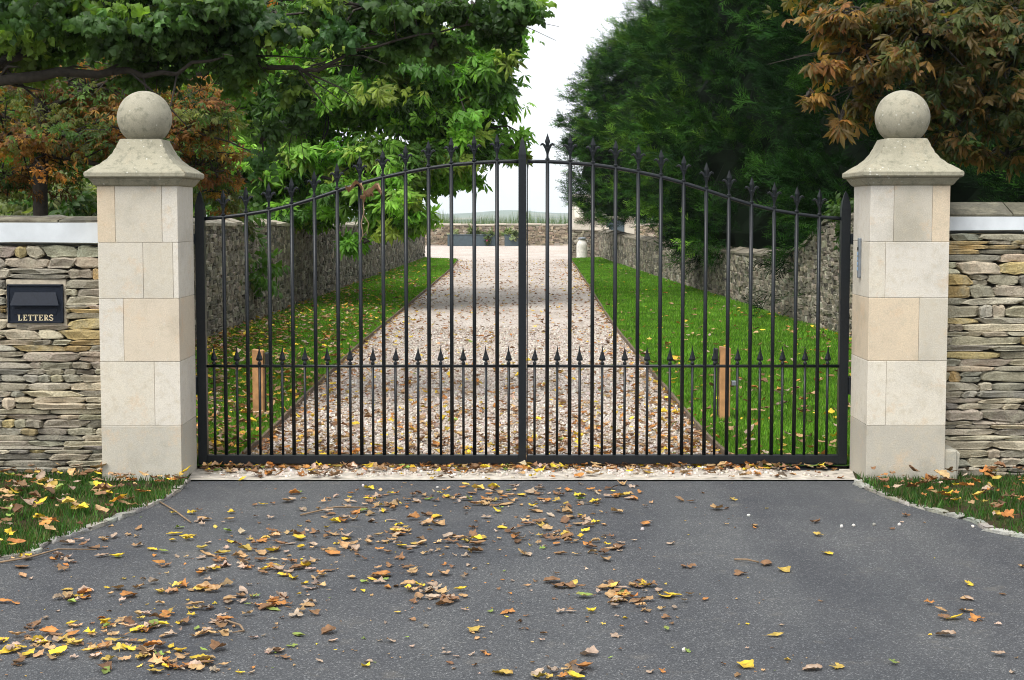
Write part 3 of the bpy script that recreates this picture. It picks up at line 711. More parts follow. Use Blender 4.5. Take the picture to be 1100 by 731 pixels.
# dry bindweed stem caught on gate
e = empty('dry_vine', 'withered vine stem with curled leaf hanging from the gate top rail', 'vine', (xg(388.6), YG - .03, rail_z(abs(xg(388.6) - XL))))
o0 = np.array(e.location)
g = Geo()
def vp(px, py, dy=0): return W(px, py, YG - .03 + dy) - o0
g.add(*tube_vf([vp(389, 200, -.01), vp(391, 206), vp(390, 214, .012), vp(391, 228), vp(388, 240), vp(390, 252), vp(386, 263)], [.005, .005, .004, .004, .0035, .003, .002], 6))
g.add(*tube_vf([vp(391, 232), vp(396, 240, -.01), vp(395, 248), vp(389, 254)], [.003, .003, .0025, .002], 6))
g.build('stem', M_twig, e, True)
def crumple(seed, size):
    r = np.random.RandomState(seed); n = 7; V = []; F_ = []
    for i in range(n):
        for j in range(n):
            u, v_ = i / (n - 1) - .5, j / (n - 1) - .5; k = 1 - .5 * abs(u * 2) ** 2
            V.append((u * size, v_ * size * k * .8, size * (.25 * math.sin(6 * u + r.rand()) + .3 * abs(v_) + .12 * r.randn())))
    for i in range(n - 1):
        for j in range(n - 1): F_.append((i * n + j, (i + 1) * n + j, (i + 1) * n + j + 1, i * n + j + 1))
    return np.array(V), F_
for k, (px, py, s) in enumerate(((380, 201, .10), (400, 207, .11), (394, 210, .08))):
    g = Geo(); V, F_ = crumple(k, s); g.add(V + vp(px, py), F_, (.36, .22, .13)); g.build('leaf', M_fallen, e, True)

# ------------------------------------------------------------------ garden walls
def path_fn(P):
    P = np.array(P, float); seg = np.linalg.norm(np.diff(P, axis=0), axis=1); cum = np.concatenate([[0], np.cumsum(seg)])
    def f(s):
        x = np.interp(s, cum, P[:, 0]); y = np.interp(s, cum, P[:, 1]); x2 = np.interp(min(s + .3, cum[-1]), cum, P[:, 0]); y2 = np.interp(min(s + .3, cum[-1]), cum, P[:, 1])
        x1 = np.interp(max(s - .3, 0), cum, P[:, 0]); y1 = np.interp(max(s - .3, 0), cum, P[:, 1])
        return np.array([x, y]), norm(np.array([x2 - x1, y2 - y1]))
    return f, cum[-1]
PAL_RUB = [(.24, .215, .165), (.18, .165, .13), (.31, .28, .215), (.12, .11, .09), (.38, .35, .28)]
def garden_wall(name, label, P, zt, inward, thick=.42, far_scale=1.0, coph=.10, pal=PAL_RUB, ccol=(.46, .42, .34), copcol2=None):
    """inward: +1 if stones face +x side of travel direction (right-hand normal)"""
    f, L = path_fn(P); c0, _ = f(L / 2); e = empty(name, label, 'wall', (c0[0], c0[1], 0)); o = np.array([c0[0], c0[1], 0])
    def place(s, z):
        p, t = f(s); n_ = np.array([t[1], -t[0], 0]) * inward
        return np.array([p[0], p[1], z]) - o - n_ * .03, np.array([t[0], t[1], 0.]), n_
    g = Geo(); s = 0
    RUBF = [slab_proto(60 + i) for i in range(10)] + RUB
    while s < L:
        seg = min(4.0, L - s); k = (1 + (s / L) * .9) * far_scale
        stones_face(g, s, s + seg, lambda q: zt(q) - coph, place, (.036 * k, .078 * k), (.06 * k, .19 * k), .05, pal, [.3, .25, .2, .13, .12], RUBF, ragged=.9, jz=.35); s += seg
    g.build('stonework', M_rubble, e, False)
    # core + coping run along path
    g = Geo(); gc = Geo(); n = max(6, int(L / .5)); pr = []
    for i in range(n + 1):
        s = L * i / n; p, t = f(s); n_ = np.array([t[1], -t[0]]) * inward; z = zt(s)
        a = p - n_ * .045; b_ = p - n_ * (thick - .0)
        pr.append((a, b_, z, n_, p))
    V = []
    for a, b_, z, n_, p in pr: V += [(*(a - o[:2]), -.03), (*(a - o[:2]), z - coph + .005), (*(b_ - o[:2]), z - coph + .005), (*(b_ - o[:2]), -.03)]
    F_ = [(i * 4 + k, i * 4 + (k + 1) % 4, i * 4 + 4 + (k + 1) % 4, i * 4 + 4 + k) for i in range(n) for k in range(4)] + [(3, 2, 1, 0), (4 * n, 4 * n + 1, 4 * n + 2, 4 * n + 3)]
    g.add(V, F_); g.build('mortar_core', M_core, e)
    s = 0
    while s < L - .05:
        l = (.35 + .4 * rs.rand()); s2 = min(s + l, L); jz = .012 * rs.randn(); c_ = np.array(ccol) * (1 + .16 * rs.randn()); V = []
        for q in (s + .006, s2 - .006):
            p, t = f(q); n_ = np.array([t[1], -t[0]]) * inward; z = zt(q) + jz
            for (off, dz) in ((.035, -coph), (.04, -coph * .62), (-thick * .35, -.004), (-thick * .5, 0.0), (-thick * .65, -.006), (-thick - .04, -coph * .62), (-thick - .03, -coph)):
                V.append((*(p + n_ * off - o[:2]), z + dz + .006 * rs.randn()))
        gc.add(V, [(k, (k + 1) % 7, 7 + (k + 1) % 7, 7 + k) for k in range(7)] + [tuple(range(7))[::-1], tuple(range(7, 14))], np.clip(c_, .05, .6)); s = s2
    gc.build('coping', M_cop, e); return e
Lh = lambda s: np.interp(s, [0, 10, 26, 46], [1.56, 1.53, 1.38, 1.20])
garden_wall('garden_wall', 'rubble stone garden wall running back beneath the bright green chestnut tree', LW, Lh, 1)
Rh = lambda s: np.interp(s, [0, 10.9, 11.6, 12.2, 12.8, 13.6, 15, 20, 29, 46], [1.66, 1.63, 1.56, 1.42, 1.26, 1.12, 1.02, .95, .92, 1.0])
garden_wall('garden_wall', 'rubble stone garden wall with swept-down top beneath the dark conifers', RW, Rh, -1, ccol=(.20, .18, .14))
FZ = W(540, 240.5, 78)[2]
garden_wall('garden_wall', 'low rubble stone wall closing the far side of the gravel courtyard', [(-14, 78), (14, 78)], lambda s: FZ, 1, far_scale=1.15, pal=[(.30, .24, .17), (.22, .18, .13), (.36, .30, .22), (.15, .125, .09), (.40, .35, .28)], ccol=(.42, .37, .30))
garden_wall('garden_wall', 'short stone wall behind the white milk churn', [(2.08, 57.2), (3.4, 57.2)], lambda s: W(630, 245, 57)[2], 1, far_scale=1.4, ccol=(.38, .34, .28))

# outbuilding beyond right
e = empty('outbuilding', 'pale stone outbuilding with tiled roof half hidden by the conifers', 'building', (5.4, 66, 0))
g = Geo(); x0, x1 = -2.95, -.6; g.add([(x0, -2, -.05), (x1, -2, -.05), (x1, 3, -.05), (x0, 3, -.05), (x0, -2, 1.45), (x1, -2, 1.45), (x1, 3, 1.45), (x0, 3, 1.45), (x0, .5, 2.3), (x1, .5, 2.3)],
  [(0, 1, 5, 4), (1, 2, 6, 9, 5), (2, 3, 7, 6), (3, 0, 4, 8, 7), (3, 2, 1, 0)]); g.build('wall', M_pale, e)
g = Geo(); g.add([(x0 - .0, -2.15, 1.42), (x1 + .1, -2.15, 1.42), (x1 + .1, .5, 2.33), (x0 - .0, .5, 2.33), (x0, 3.15, 1.42), (x1 + .1, 3.15, 1.42)] + [(x0, -2.15, 1.36), (x1 + .1, -2.15, 1.36), (x1 + .1, 3.15, 1.36), (x0, 3.15, 1.36)],
  [(0, 1, 2, 3), (3, 2, 5, 4), (6, 7, 1, 0), (4, 5, 8, 9)], (.4, .36, .28)); g.build('roof', M_pale, e)
g = Geo(); g.add(*box_vf(-1.7, -1.0, -2.03, -1.985, 0, 1.3)); g.build('door', M_planter, e)

# milk churn
pc = G(625, 278.5); Yc = 55.5; xcn = (625 - 550) / 1750 * Yc
e = empty('milk_churn', 'white painted milk churn standing at the end of the right lawn', 'milk churn', (xcn, Yc, .03))
g = Geo(); g.add(*lathe_vf([(.17, 0), (.185, .01), (.19, .03), (.182, .05), (.185, .40), (.18, .47), (.15, .54), (.115, .585), (.11, .62), (.112, .64)], 24)); g.build('body', M_churn, e, True)
g = Geo(); g.add(*lathe_vf([(.112, .64), (.135, .645), (.14, .67), (.125, .70), (.05, .715), (.02, .72)], 24)); g.build('lid', M_grey, e, True)
for s in (-1, 1):
    g = Geo(); g.add(*tube_vf([(s * .15, 0, .55), (s * .2, 0, .56), (s * .2, 0, .62), (s * .13, 0, .63)], .01, 6)); g.build('handle', M_churn, e, True)

# planters
for k, (a, b_, lab) in enumerate(((481, 509.5, 'slate grey trough planter of pale trailing plants, leftmost of the three'), (511.5, 534, 'slate grey trough planter with a pink flower, middle of the three'), (542, 557, 'slate grey trough planter, rightmost of the three by the far wall'))):
    Yp = 77.0; xa, xb = (a - 550) / 1750 * Yp, (b_ - 550) / 1750 * Yp; w = (xb - xa) / 2
    e = empty('planter', lab, 'planter', ((xa + xb) / 2, Yp, 0), 'trough planters by the far wall')
    g = Geo(); g.add(*box_vf(-w, w, -.25, .25, .0, .52, .01)); g.add(*box_vf(-w - .02, w + .02, -.27, .27, .50, .545, .008)); g.build('trough', M_planter, e)
    g = Geo(); fill(g, [(x, -.03, .66, .28, .22, .16, 90) for x in np.linspace(-w + .15, w - .15, max(2, int(w * 4)))] + ([(0.1, -.3, .35, .15, .08, .2, 60)] if k else []), OVAL, .16, [(.16, .2, .07), (.3, .33, .2), (.10, .14, .05)]); g.build('foliage', M_leaf, e)
    if k == 1:
        g = Geo(); g.add(blob_proto(8, 6, 1, 3, .2)[0] * .09 + np.array([.05, -.34, .28]), blob_proto(8, 6)[1]); g.build('flower', M_flower, e)

# wooden posts with gate closer fittings
def gpost(label, px0, px1, ptop, pbase, fit):
    p = G((px0 + px1) / 2, pbase, .02); Y = p[1]; w = (px1 - px0) / F * Y / 2 * .86; h = W((px0 + px1) / 2, ptop, Y)[2]
    e = empty('wooden_post', label, 'post', (p[0], Y, 0), 'short wooden lamp posts')
    V, F_ = box_vf(-w, w, -w, w, -.05, h, .004); V = np.array(V); V[:, 2] += np.where(V[:, 2] > h - .05, V[:, 0] * -.15, 0)
    g = Geo(); g.add(V, F_); g.build('shaft', M_post, e)
    g = Geo(); g.add(*box_vf(fit[0], fit[1], -.03, .03, h - fit[3], h - fit[2], .006)); g.build('photocell', M_dark, e)
    g = Geo(); s = 1 if fit[0] > 0 else -1; g.add(*tube_vf([(s * (w + .012), .0, h - fit[3] - .002), (s * (w + .012), .0, .0)], .006, 6)); g.build('cable', M_dark, e)
    return e
gpost('short wooden post with black sensor on the lawn below the left garden wall', 271.5, 285, 376, 448, (.052, .085, .02, .12))
ep = gpost('short wooden post with black and grey fittings on the right lawn', 771.5, 784.5, 373, 452, (-.085, -.052, .01, .12))
g = Geo(); g.add(*box_vf(.050, .085, -.03, .03, ep.children[0].dimensions.z - .05 - .12, ep.children[0].dimensions.z - .05 - .085, .004)); g.build('sensor_bracket', M_grey, ep)

# ------------------------------------------------------------------ grass, gravel stones, litter
def grass(name, label, poly, bbox, n, h, pal, z=.03, dfn=None, bare=0):
    P = np.stack([bbox[0] + (bbox[1] - bbox[0]) * rs.rand(n), bbox[2] + (bbox[3] - bbox[2]) * rs.rand(n) ** (dfn or 1.0)], -1)
    P = P[in_poly(P, poly)]
    if bare:
        q = np.sin(P[:, 0] * 5.3 + 2 * np.sin(P[:, 1] * 4.1)) * np.sin(P[:, 1] * 6.7 + 1.5 * np.sin(P[:, 0] * 3.7)) + .5 * rs.randn(len(P)); P = P[q > bare - .9]
    m = len(P)
    patch = .5 + .5 * np.sin(P[:, 0] * 3.1 + np.sin(P[:, 1] * 1.7) * 2) * np.sin(P[:, 1] * 2.3 + 1)
    hh = h * (.5 + .8 * rs.rand(m)) * (.8 + .4 * patch); a = rs.rand(m) * 6.283; w = .0028 * (1 + P[:, 1] / 14)
    lean = hh * (.2 + .5 * rs.rand(m)); b_ = rs.rand(m) * 6.283
    V = np.zeros((m, 3, 3)); ca, sa = np.cos(a), np.sin(a)
    V[:, 0] = np.stack([P[:, 0] - ca * w, P[:, 1] - sa * w, np.full(m, z - .004)], -1); V[:, 1] = np.stack([P[:, 0] + ca * w, P[:, 1] + sa * w, np.full(m, z - .004)], -1)
    V[:, 2] = np.stack([P[:, 0] + lean * np.cos(b_), P[:, 1] + lean * np.sin(b_), z + hh], -1)
    c = jcol(m, pal, j=.2) * (.85 + .3 * patch[:, None]); g = Geo(); g.V.append(V.reshape(-1, 3)); g.L.append(np.arange(3 * m)); g.S.append(np.full(m, 3)); g.C.append(np.repeat(c, 3, axis=0)); g.n = 3 * m
    return tag(g.build(name, M_grass), label, 'grass', kind='stuff')
GP = [(.10, .25, .014), (.135, .31, .02), (.065, .18, .012), (.17, .30, .04)]
grass('grass', 'short bright green lawn grass between the drive and left wall', LAWN_L, (-4.2, -1.2, 10.1, 56), 230000, .04, GP, dfn=1.7)
grass('grass', 'short bright green lawn grass between the drive and right wall', LAWN_R, (1.1, 4.5, 10.1, 56), 260000, .04, GP, dfn=1.7)
VP_ = [(.04, .115, .018), (.03, .085, .014), (.06, .14, .022), (.12, .11, .05)]
grass('grass', 'tufty grass growing on the verge below the letterbox wall', VL, (-5, -1.9, 6.8, 9.8), 90000, .042, VP_, z=.014, bare=.85)
grass('grass', 'tufty grass growing on the verge below the right boundary wall', VR, (2.05, 5, 7, 9.8), 80000, .042, VP_, z=.014, bare=.95)
# taller tufts at pillar feet
# gravel stones near
def gravel_stones():
    g = Geo(); n = 50000; P = np.stack([-2.2 + 4.4 * rs.rand(n), 9.66 + 13 * rs.rand(n) ** 1.6], -1)
    poly = [(-1.9, 9.66), (2.05, 9.66)] + [(x + .03, y) for x, y in DR[:6]] + [(x - .03, y) for x, y in DL[::-1]]
    P = P[in_poly(P, poly)]; keep = (P[:, 1] > 10.02) | (rs.rand(len(P)) < .8 * ((P[:, 1] - 9.66) / .36) ** 1.5); P = P[keep]; n = len(P)
    s = .006 + .009 * rs.rand(n) ** 2; M = rand_rot(n) * np.stack([s, s * (.6 + .4 * rs.rand(n)), s * (.5 + .3 * rs.rand(n))], -1)[:, None, :]
    c = jcol(n, [(.66, .59, .52), (.58, .50, .43), (.78, .74, .68), (.38, .32, .27), (.62, .54, .48)], j=.12); P3 = np.concatenate([P, (.004 + s * .5)[:, None]], 1); k = rs.randint(0, 4, n)
    for j in range(4): g.scatter(PEB[j], P3[k == j], M[k == j], c[k == j])
    return tag(g.build('gravel', M_peb, None, True), 'loose pale pinkish gravel stones covering the drive behind the gate', 'gravel', kind='stuff')
gravel_stones()

for line, lab in ((DL, 'weathered timber edging between the drive and the left lawn'), (DR, 'weathered timber edging between the drive and the right lawn')):
    g = Geo(); P = [np.array([p[0], p[1], .024 + .004 * (i % 2)]) for i, p in enumerate(cr(line, 5))]; c0 = P[0].copy()
    for i in range(len(P) - 1):
        d = norm(P[i + 1] - P[i]); n_ = np.array([-d[1], d[0], 0]) * .011; u = np.array([0, 0, .026]); a, b_ = P[i] - c0, P[i + 1] - c0
        g.add([a - n_ - u, b_ - n_ - u, b_ + n_ - u, a + n_ - u, a - n_ + u, b_ - n_ + u, b_ + n_ + u, a + n_ + u], [(0, 3, 2, 1), (4, 5, 6, 7), (0, 1, 5, 4), (1, 2, 6, 5), (2, 3, 7, 6), (3, 0, 4, 7)])
    o = g.build('lawn_edging', M_edge); o.location = c0; tag(o, lab, 'edging')
# fallen leaf meshes
def maple_leaf(seed, lobes=5):
    r = np.random.RandomState(seed); n = lobes * 4; V = [(0, 0, 0)]; ring = []
    for i in range(n):
        a = R(-150) + R(300) * i / (n - 1); ph = (i % 4); rad = {0: .62, 1: .82, 2: 1.0, 3: .80}[ph] * (1 - .2 * abs(i / (n - 1) - .5))
        ring.append((a, rad * (.88 + .2 * r.rand())))
    curl = .5 + .9 * r.rand(); ax = r.rand() * 3.14; tw = r.randn() * .5
    def zf(x, y):
        u = x * math.cos(ax) + y * math.sin(ax); v = -x * math.sin(ax) + y * math.cos(ax)
        return curl * .45 * u * u + .12 * math.sin(5 * v + seed) + tw * .2 * u * v + .06 * r.randn()
    for k in (.5, 1.0):
        for a, rad in ring:
            x, y = math.cos(a) * rad * k, math.sin(a) * rad * k; V.append((x * (1 - .15 * curl * k), y, zf(x, y)))
    F_ = [(0, 1 + i, 2 + i) for i in range(n - 1)] + [(1 + i, 1 + n + i, 2 + n + i, 2 + i) for i in range(n - 1)]
    k = len(V); V += [(-.05, -.03, 0), (-.05, .03, 0), (-.6, .04, .08), (-.6, 0, .08), (-1.15, .1, .02)]; F_ += [(k, k + 3, k + 2, k + 1), (k + 3, k + 4, k + 2)]
    V = np.array(V); V[:, 2] -= V[:, 2].min() if V[:, 2].min() < -.05 else 0; return V * .5, F_
def oval_leaf(seed, asp=.34):
    r = np.random.RandomState(seed); n = 8; V = []; F_ = []; curl = r.rand() * 1.1 + .15; fold = .25 + .6 * r.rand(); tw = r.randn() * .5
    for i in range(n + 1):
        t = i / n; w = asp * math.sin(math.pi * min(1, t * .93 + .05)) ** .8 * (1 + .15 * r.randn()); z = curl * .5 * (t - .45) ** 2 + .02 * r.randn()
        for s in (-1, -.5, 0, .5, 1): V.append((t - .5, s * w, z + fold * w * abs(s) ** 1.5 * .8 + tw * s * w * (t - .5) + .012 * r.randn()))
    for i in range(n):
        for s in range(4): F_.append((i * 5 + s, i * 5 + s + 1, i * 5 + s + 6, i * 5 + s + 5))
    k = len(V); V += [(-.49, -.012, 0.02), (-.49, .012, 0.02), (-.85, .06, .05)]; F_ += [(k, k + 2, k + 1)]
    V = np.array(V); V[:, 2] -= V[:, 2].min(); return V, F_
SHAPES = [('lobed', maple_leaf(s)) for s in (1, 2, 3, 4, 5)] + [('long pointed', oval_leaf(s, .2)) for s in (1, 2, 3)] + [('oval', oval_leaf(s, .36)) for s in (5, 6, 7)]
COLS = {'yellow': (.66, .47, .04), 'tan': (.42, .27, .13), 'brown': (.20, .11, .055), 'orange': (.44, .19, .05), 'pale pinkish brown': (.38, .285, .21), 'green': (.20, .28, .06), 'mustard': (.46, .33, .07)}
CK = list(COLS)
LM = {}
def leaf_mesh(si, ck):
    if (si, ck) not in LM:
        g = Geo(); V, F_ = SHAPES[si][1]; r = np.random.RandomState(si * 10 + len(ck)); c = np.array(COLS[ck]); n = len(V)
        edge = np.clip(np.linalg.norm(V[:, :2], axis=1) / .5, 0, 1)[:, None]; br = np.array([.2, .10, .045]) if ck != 'brown' else c * 1.3
        k = np.clip(edge ** 3 * .5 + .22 * r.randn(n, 1), 0, .8); g.add(V, F_, c * (1 - k) + br * k); m = g.mesh('fallen_leaf', True); m.materials.append(M_fallen); LM[(si, ck)] = m
    return LM[(si, ck)]
MIX = [.09, .28, .19, .10, .23, .04, .07]
clusters = [(275, 543, 10, 2, 2, 0), (214, 559, 25, 4, 5, None), (198, 579, 12, 3, 4, 0), (170, 594, 14, 3, 4, None), (125, 588, 45, 10, 6, None), (219, 605, 45, 6, 7, None), (102, 640, 38, 4, 7, None), (204, 630, 22, 6, 6, 3),
 (285, 585, 38, 12, 12, None), (305, 612, 42, 9, 13, None), (295, 650, 28, 7, 10, None), (351, 543, 40, 10, 12, None), (423, 567, 50, 14, 20, None), (448, 536, 35, 5, 8, None), (540, 531, 40, 8, 10, None), (438, 625, 38, 7, 10, None),
 (468, 643, 18, 4, 5, 4), (489, 590, 25, 5, 5, None), (545, 658, 14, 4, 3, 3), (199, 668, 33, 8, 12, None), (148, 669, 16, 4, 5, 1), (56, 683, 42, 9, 11, None), (155, 698, 46, 11, 18, None), (185, 718, 30, 7, 8, None), (224, 678, 12, 4, 3, 4),
 (325, 689, 20, 4, 3, 5), (285, 708, 22, 5, 4, 4), (30, 704, 22, 7, 5, 0), (244, 669, 16, 5, 4, None), (12, 648, 12, 4, 3, 3), (26, 600, 30, 8, 10, 0), (509, 678, 4, 1, 1, 0), (565, 533, 45, 7, 11, None), (647, 537, 32, 7, 8, None), (682, 531, 14, 3, 3, 3),
 (604, 572, 24, 13, 17, None), (649, 589, 22, 5, 6, None), (555, 577, 20, 8, 6, None), (665, 641, 42, 8, 18, None), (601, 630, 12, 4, 3, 2), (718, 641, 8, 3, 2, 0), (762, 645, 9, 3, 2, 3), (606, 658, 9, 4, 3, 3), (550, 656, 9, 3, 2, 3),
 (598, 724, 18, 4, 5, 6), (15, 574, 14, 5, 4, 0), (380, 590, 60, 20, 8, None), (500, 560, 80, 25, 10, None), (330, 600, 300, 80, 14, None), (1030, 660, 22, 12, 4, None), (640, 500 + 30, 60, 4, 4, None)]
singles = [(889, 596, 0), (1024, 597, 0), (823, 607, 2), (843, 614, 6), (759, 596, 3), (739, 610, 2), (879, 576, 6), (875, 562, 2), (973, 555, 2), (1041, 629, 0), (998, 650, 3), (1011, 658, 1), (1026, 666, 0), (1016, 684, 4), (1049, 667, 3), (1057, 691, 4), (1029, 703, 0),
 (960, 714, 5), (985, 708, 5), (800, 717, 0), (873, 720, 4), (899, 718, 6), (833, 684, 6), (716, 678, 5), (662, 684, 4), (716, 665, 2), (629, 719, 3), (698, 723, 4), (796, 618, 2), (901, 609, 2), (1100, 610, 1), (920, 520 + 16, 0), (1072, 705, 4), (480, 703, 4), (460, 710, 1), (540, 725, 6), (420, 690, 4), (400, 655, 2), (690, 560, 2), (742, 540, 2), (788, 538, 6), (770, 548, 1), (720, 585, 4)]
leaves = []
for (cx_, cy_2, rx, ry, n, ck) in clusters:
    for _ in range(n):
        a, q = random.random() * 6.283, random.random() ** .7; px, py = cx_ + rx * 1.3 * q * math.cos(a), cy_2 + ry * 1.7 * q * math.sin(a)
        if not (-5 < px < 1105 and 519 < py < 730): continue
        k = ck if (ck is not None and random.random() < .65) else int(rs.choice(len(CK), p=MIX)); leaves.append((px, py, k))
n_cl = len(leaves); extra = []
for (cx_, cy_2, rx, ry, n, ck) in clusters:
    for _ in range(int(n * 2.0) if n > 4 else 0):
        a, q = random.random() * 6.283, random.random() ** .6; px, py = cx_ + rx * 1.9 * q * math.cos(a), cy_2 + ry * 2.6 * q * math.sin(a)
        if -5 < px < 1105 and 520 < py < 730: extra.append((px, py))
leaves += singles
kL, kR = np.array(KL), np.array(KR)
def zone(p):
    x, y = p[0], p[1]
    dl = np.min(np.hypot(kL[:, 0] - x, kL[:, 1] - y)); dr = np.min(np.hypot(kR[:, 0] - x, kR[:, 1] - y))
    if dl < .35: return 'by the kerb of the letterbox side verge'
    if dr < .3: return 'by the kerb of the keypad side verge'
    side = 'left' if x < -1.1 else ('left of centre' if x < -.25 else ('centre' if x < .45 else ('right of centre' if x < 1.2 else 'right')))
    if y > 8.9: return {'left': 'just before the threshold, left end', 'left of centre': 'just before the threshold under the left gate leaf', 'centre': 'just before the threshold at its middle', 'right of centre': 'just before the threshold under the right gate leaf', 'right': 'just before the threshold, right end'}[side]
    row = 'middle of the tarmac' if y > 6.6 else 'near edge of the tarmac'
    return {'left': 'far left', 'left of centre': 'left of centre', 'centre': 'centre', 'right of centre': 'right of centre', 'right': 'far right'}[side] + ', ' + row
print('LEAVES', len(leaves)); random.shuffle(leaves); leaves = leaves[:298]
zidx = 0
SZ = {0: .11, 1: .11, 2: .11, 3: .11, 4: .10, 5: .09, 6: .10}
TAR = [tuple(p) for p in tar]
for (px, py, k) in leaves:
    p = G(px, py); si = random.randrange(len(SHAPES)); ck = CK[k]; sh = SHAPES[si][0]
    o = bpy.data.objects.new('fallen_leaf', leaf_mesh(si, ck)); COL.objects.link(o)
    s = SZ[k] * random.uniform(.55, 1.0) * (.8 if sh == 'lobed' else .85)
    o.scale = (s, s, s * random.uniform(.3, .95)); o.location = (p[0], p[1], .003 + .007 * random.random()); o.rotation_euler = (random.gauss(0, .08), random.gauss(0, .08), random.random() * 6.283)
    lab = f"{ck} {sh} fallen leaf, {zone(p)}"
    tag(o, lab, 'leaf', 'fallen leaves: ' + lab)

# countless litter: fragments, gravel and verge leaves
def litter(name, label, P, sizes, pal, pw, z, jz=.02, tilt=.35, uprightf=0):
    n = len(P); g = Geo(); a = rs.rand(n) * 6.283; M = np.zeros((n, 3, 3))
    tilt = tilt * .6; xa = np.stack([np.cos(a), np.sin(a), tilt * rs.randn(n)], -1); za = np.stack([tilt * rs.randn(n), tilt * rs.randn(n), np.ones(n)], -1)
    M = frame(xa, za) * sizes[:, None, None]; c = jcol(n, pal, pw, .22); P3 = np.concatenate([P, (z + jz * rs.rand(n))[:, None]], 1); k = rs.randint(0, len(SHAPES), n)
    for j in range(len(SHAPES)): g.scatter(SHAPES[j][1], P3[k == j], M[k == j], c[k == j])
    return tag(g.build(name, M_fallen, None, True), label, 'leaf litter', kind='stuff')
PALL = [COLS[c] for c in CK]
n = 1500; P = np.array([G(x, y)[:2] for x, y in zip(rs.rand(n) * 1100, 520 + 208 * rs.rand(n))]); wgt = np.exp(-((P[:, 0] + .6) / 1.3) ** 2) + .10; keep = (rs.rand(n) < wgt * .55) & in_poly(P, TAR); P = P[keep]
litter('leaf_litter', 'tiny crumbled leaf fragments scattered over the tarmac', P, .010 + .03 * rs.rand(len(P)) ** 2, PALL, [.08, .22, .3, .1, .22, .03, .05], .002, .003, .2)
P = np.array([G(*q)[:2] for q in extra]); P = P[in_poly(P, TAR)]
litter('leaf_litter', 'small broken brown leaves heaped among the larger ones on the tarmac', P, .03 + .05 * rs.rand(len(P)), PALL, [.10, .26, .23, .10, .22, .03, .06], .003, .008, .2)
# on the threshold and immediately behind
P = np.stack([-1.9 + 3.9 * rs.rand(1500), 9.62 + .75 * rs.rand(1500) ** .8], -1); keep = rs.rand(1500) < np.where(P[:, 1] < 9.93, .22, 1.0); P = P[keep]
litter('leaf_litter', 'brown leaves drifted along the threshold under the gate', P, .035 + .05 * rs.rand(len(P)), PALL, [.12, .24, .28, .18, .12, .01, .05], .008, .03)
# gravel drive: denser near the gate and along both edges
n = 24000; P = np.stack([-2.3 + 4.7 * rs.rand(n), 10.1 + 44 * rs.rand(n) ** 1.6], -1)
dl = P[:, 0] - np.interp(P[:, 1], [d[1] for d in DL], [d[0] for d in DL]); dr = np.interp(P[:, 1], [d[1] for d in DR], [d[0] for d in DR]) - P[:, 0]
wg = np.where((dl > -.05) & (dr > -.05), 0.16 + .75 * np.exp(-(P[:, 1] - 10) / 3.2) + 1.0 * np.exp(-np.clip(dl, 0, 9) / .2) + .9 * np.exp(-np.clip(dr, 0, 9) / .16), 0); wg *= .5 + rs.rand(n); P = P[rs.rand(n) < wg]
litter('leaf_litter', 'brown and yellow leaves scattered over the gravel drive', P, .03 + .05 * rs.rand(len(P)), PALL, [.10, .22, .32, .16, .14, .01, .05], .012, .02)
for poly, bb, lab, side in ((LAWN_L, (-4.2, -1.2, 10.1, 56), 'autumn leaves lying on the left lawn, thick along its wall', 0), (LAWN_R, (1.1, 4.5, 10.1, 56), 'autumn leaves lying on the right lawn', 1)):
    n = 26000 if side == 0 else 20000; P = np.stack([bb[0] + (bb[1] - bb[0]) * rs.rand(n), 10.1 + 44 * rs.rand(n) ** 1.5], -1); P = P[in_poly(P, poly)]
    wall = (P[:, 0] - np.interp(P[:, 1], [q[1] for q in LW], [q[0] for q in LW])) if side == 0 else (np.interp(P[:, 1], [q[1] for q in RW], [q[0] for q in RW]) - P[:, 0])
    wg = (.15 + .75 * np.exp(-wall / .9) if side == 0 else .07 + .20 * np.exp(-wall / .5)) * np.exp(-np.clip(P[:, 1] - 13, 0, 99) / (13 if side == 0 else 7)) + .012; P = P[rs.rand(len(P)) < wg * 1.25]
    litter('leaf_litter', lab, P, .04 + .055 * rs.rand(len(P)), PALL, [.17, .26, .22, .14, .16, .01, .04], .05, .03)
for poly, bb, lab, n, pw in ((VL, (-5, -1.9, 6.8, 9.8), 'yellow and brown leaves strewn on the verge below the letterbox wall', 900, [.15, .22, .26, .10, .16, .05, .06]), (VR, (2.05, 5, 7, 9.8), 'orange leaves strewn on the verge below the right boundary wall', 800, [.06, .2, .26, .30, .1, .02, .06])):
    P = np.stack([bb[0] + (bb[1] - bb[0]) * rs.rand(n), bb[2] + (bb[3] - bb[2]) * rs.rand(n)], -1); P = P[in_poly(P, poly)]
    litter('leaf_litter', lab, P, .035 + .07 * rs.rand(len(P)) ** 1.5, PALL, pw, .045, .05, .35)
P = np.array([G(x, y)[:2] for x, y in ((939, 565), (917, 566), (904, 567), (966, 565), (1045, 567), (804, 555), (690, 570), (460, 560), (96, 540), (735, 700), (390, 523), (470, 525))]); g = Geo()
g.scatter(PEB[1], np.concatenate([P, np.full((len(P), 1), .006)], 1), rand_rot(len(P)) * .009, jcol(len(P), [(.6, .58, .54)])); tag(g.build('gravel', M_peb, None, True), 'few stray white gravel stones on the tarmac', 'gravel', kind='stuff')
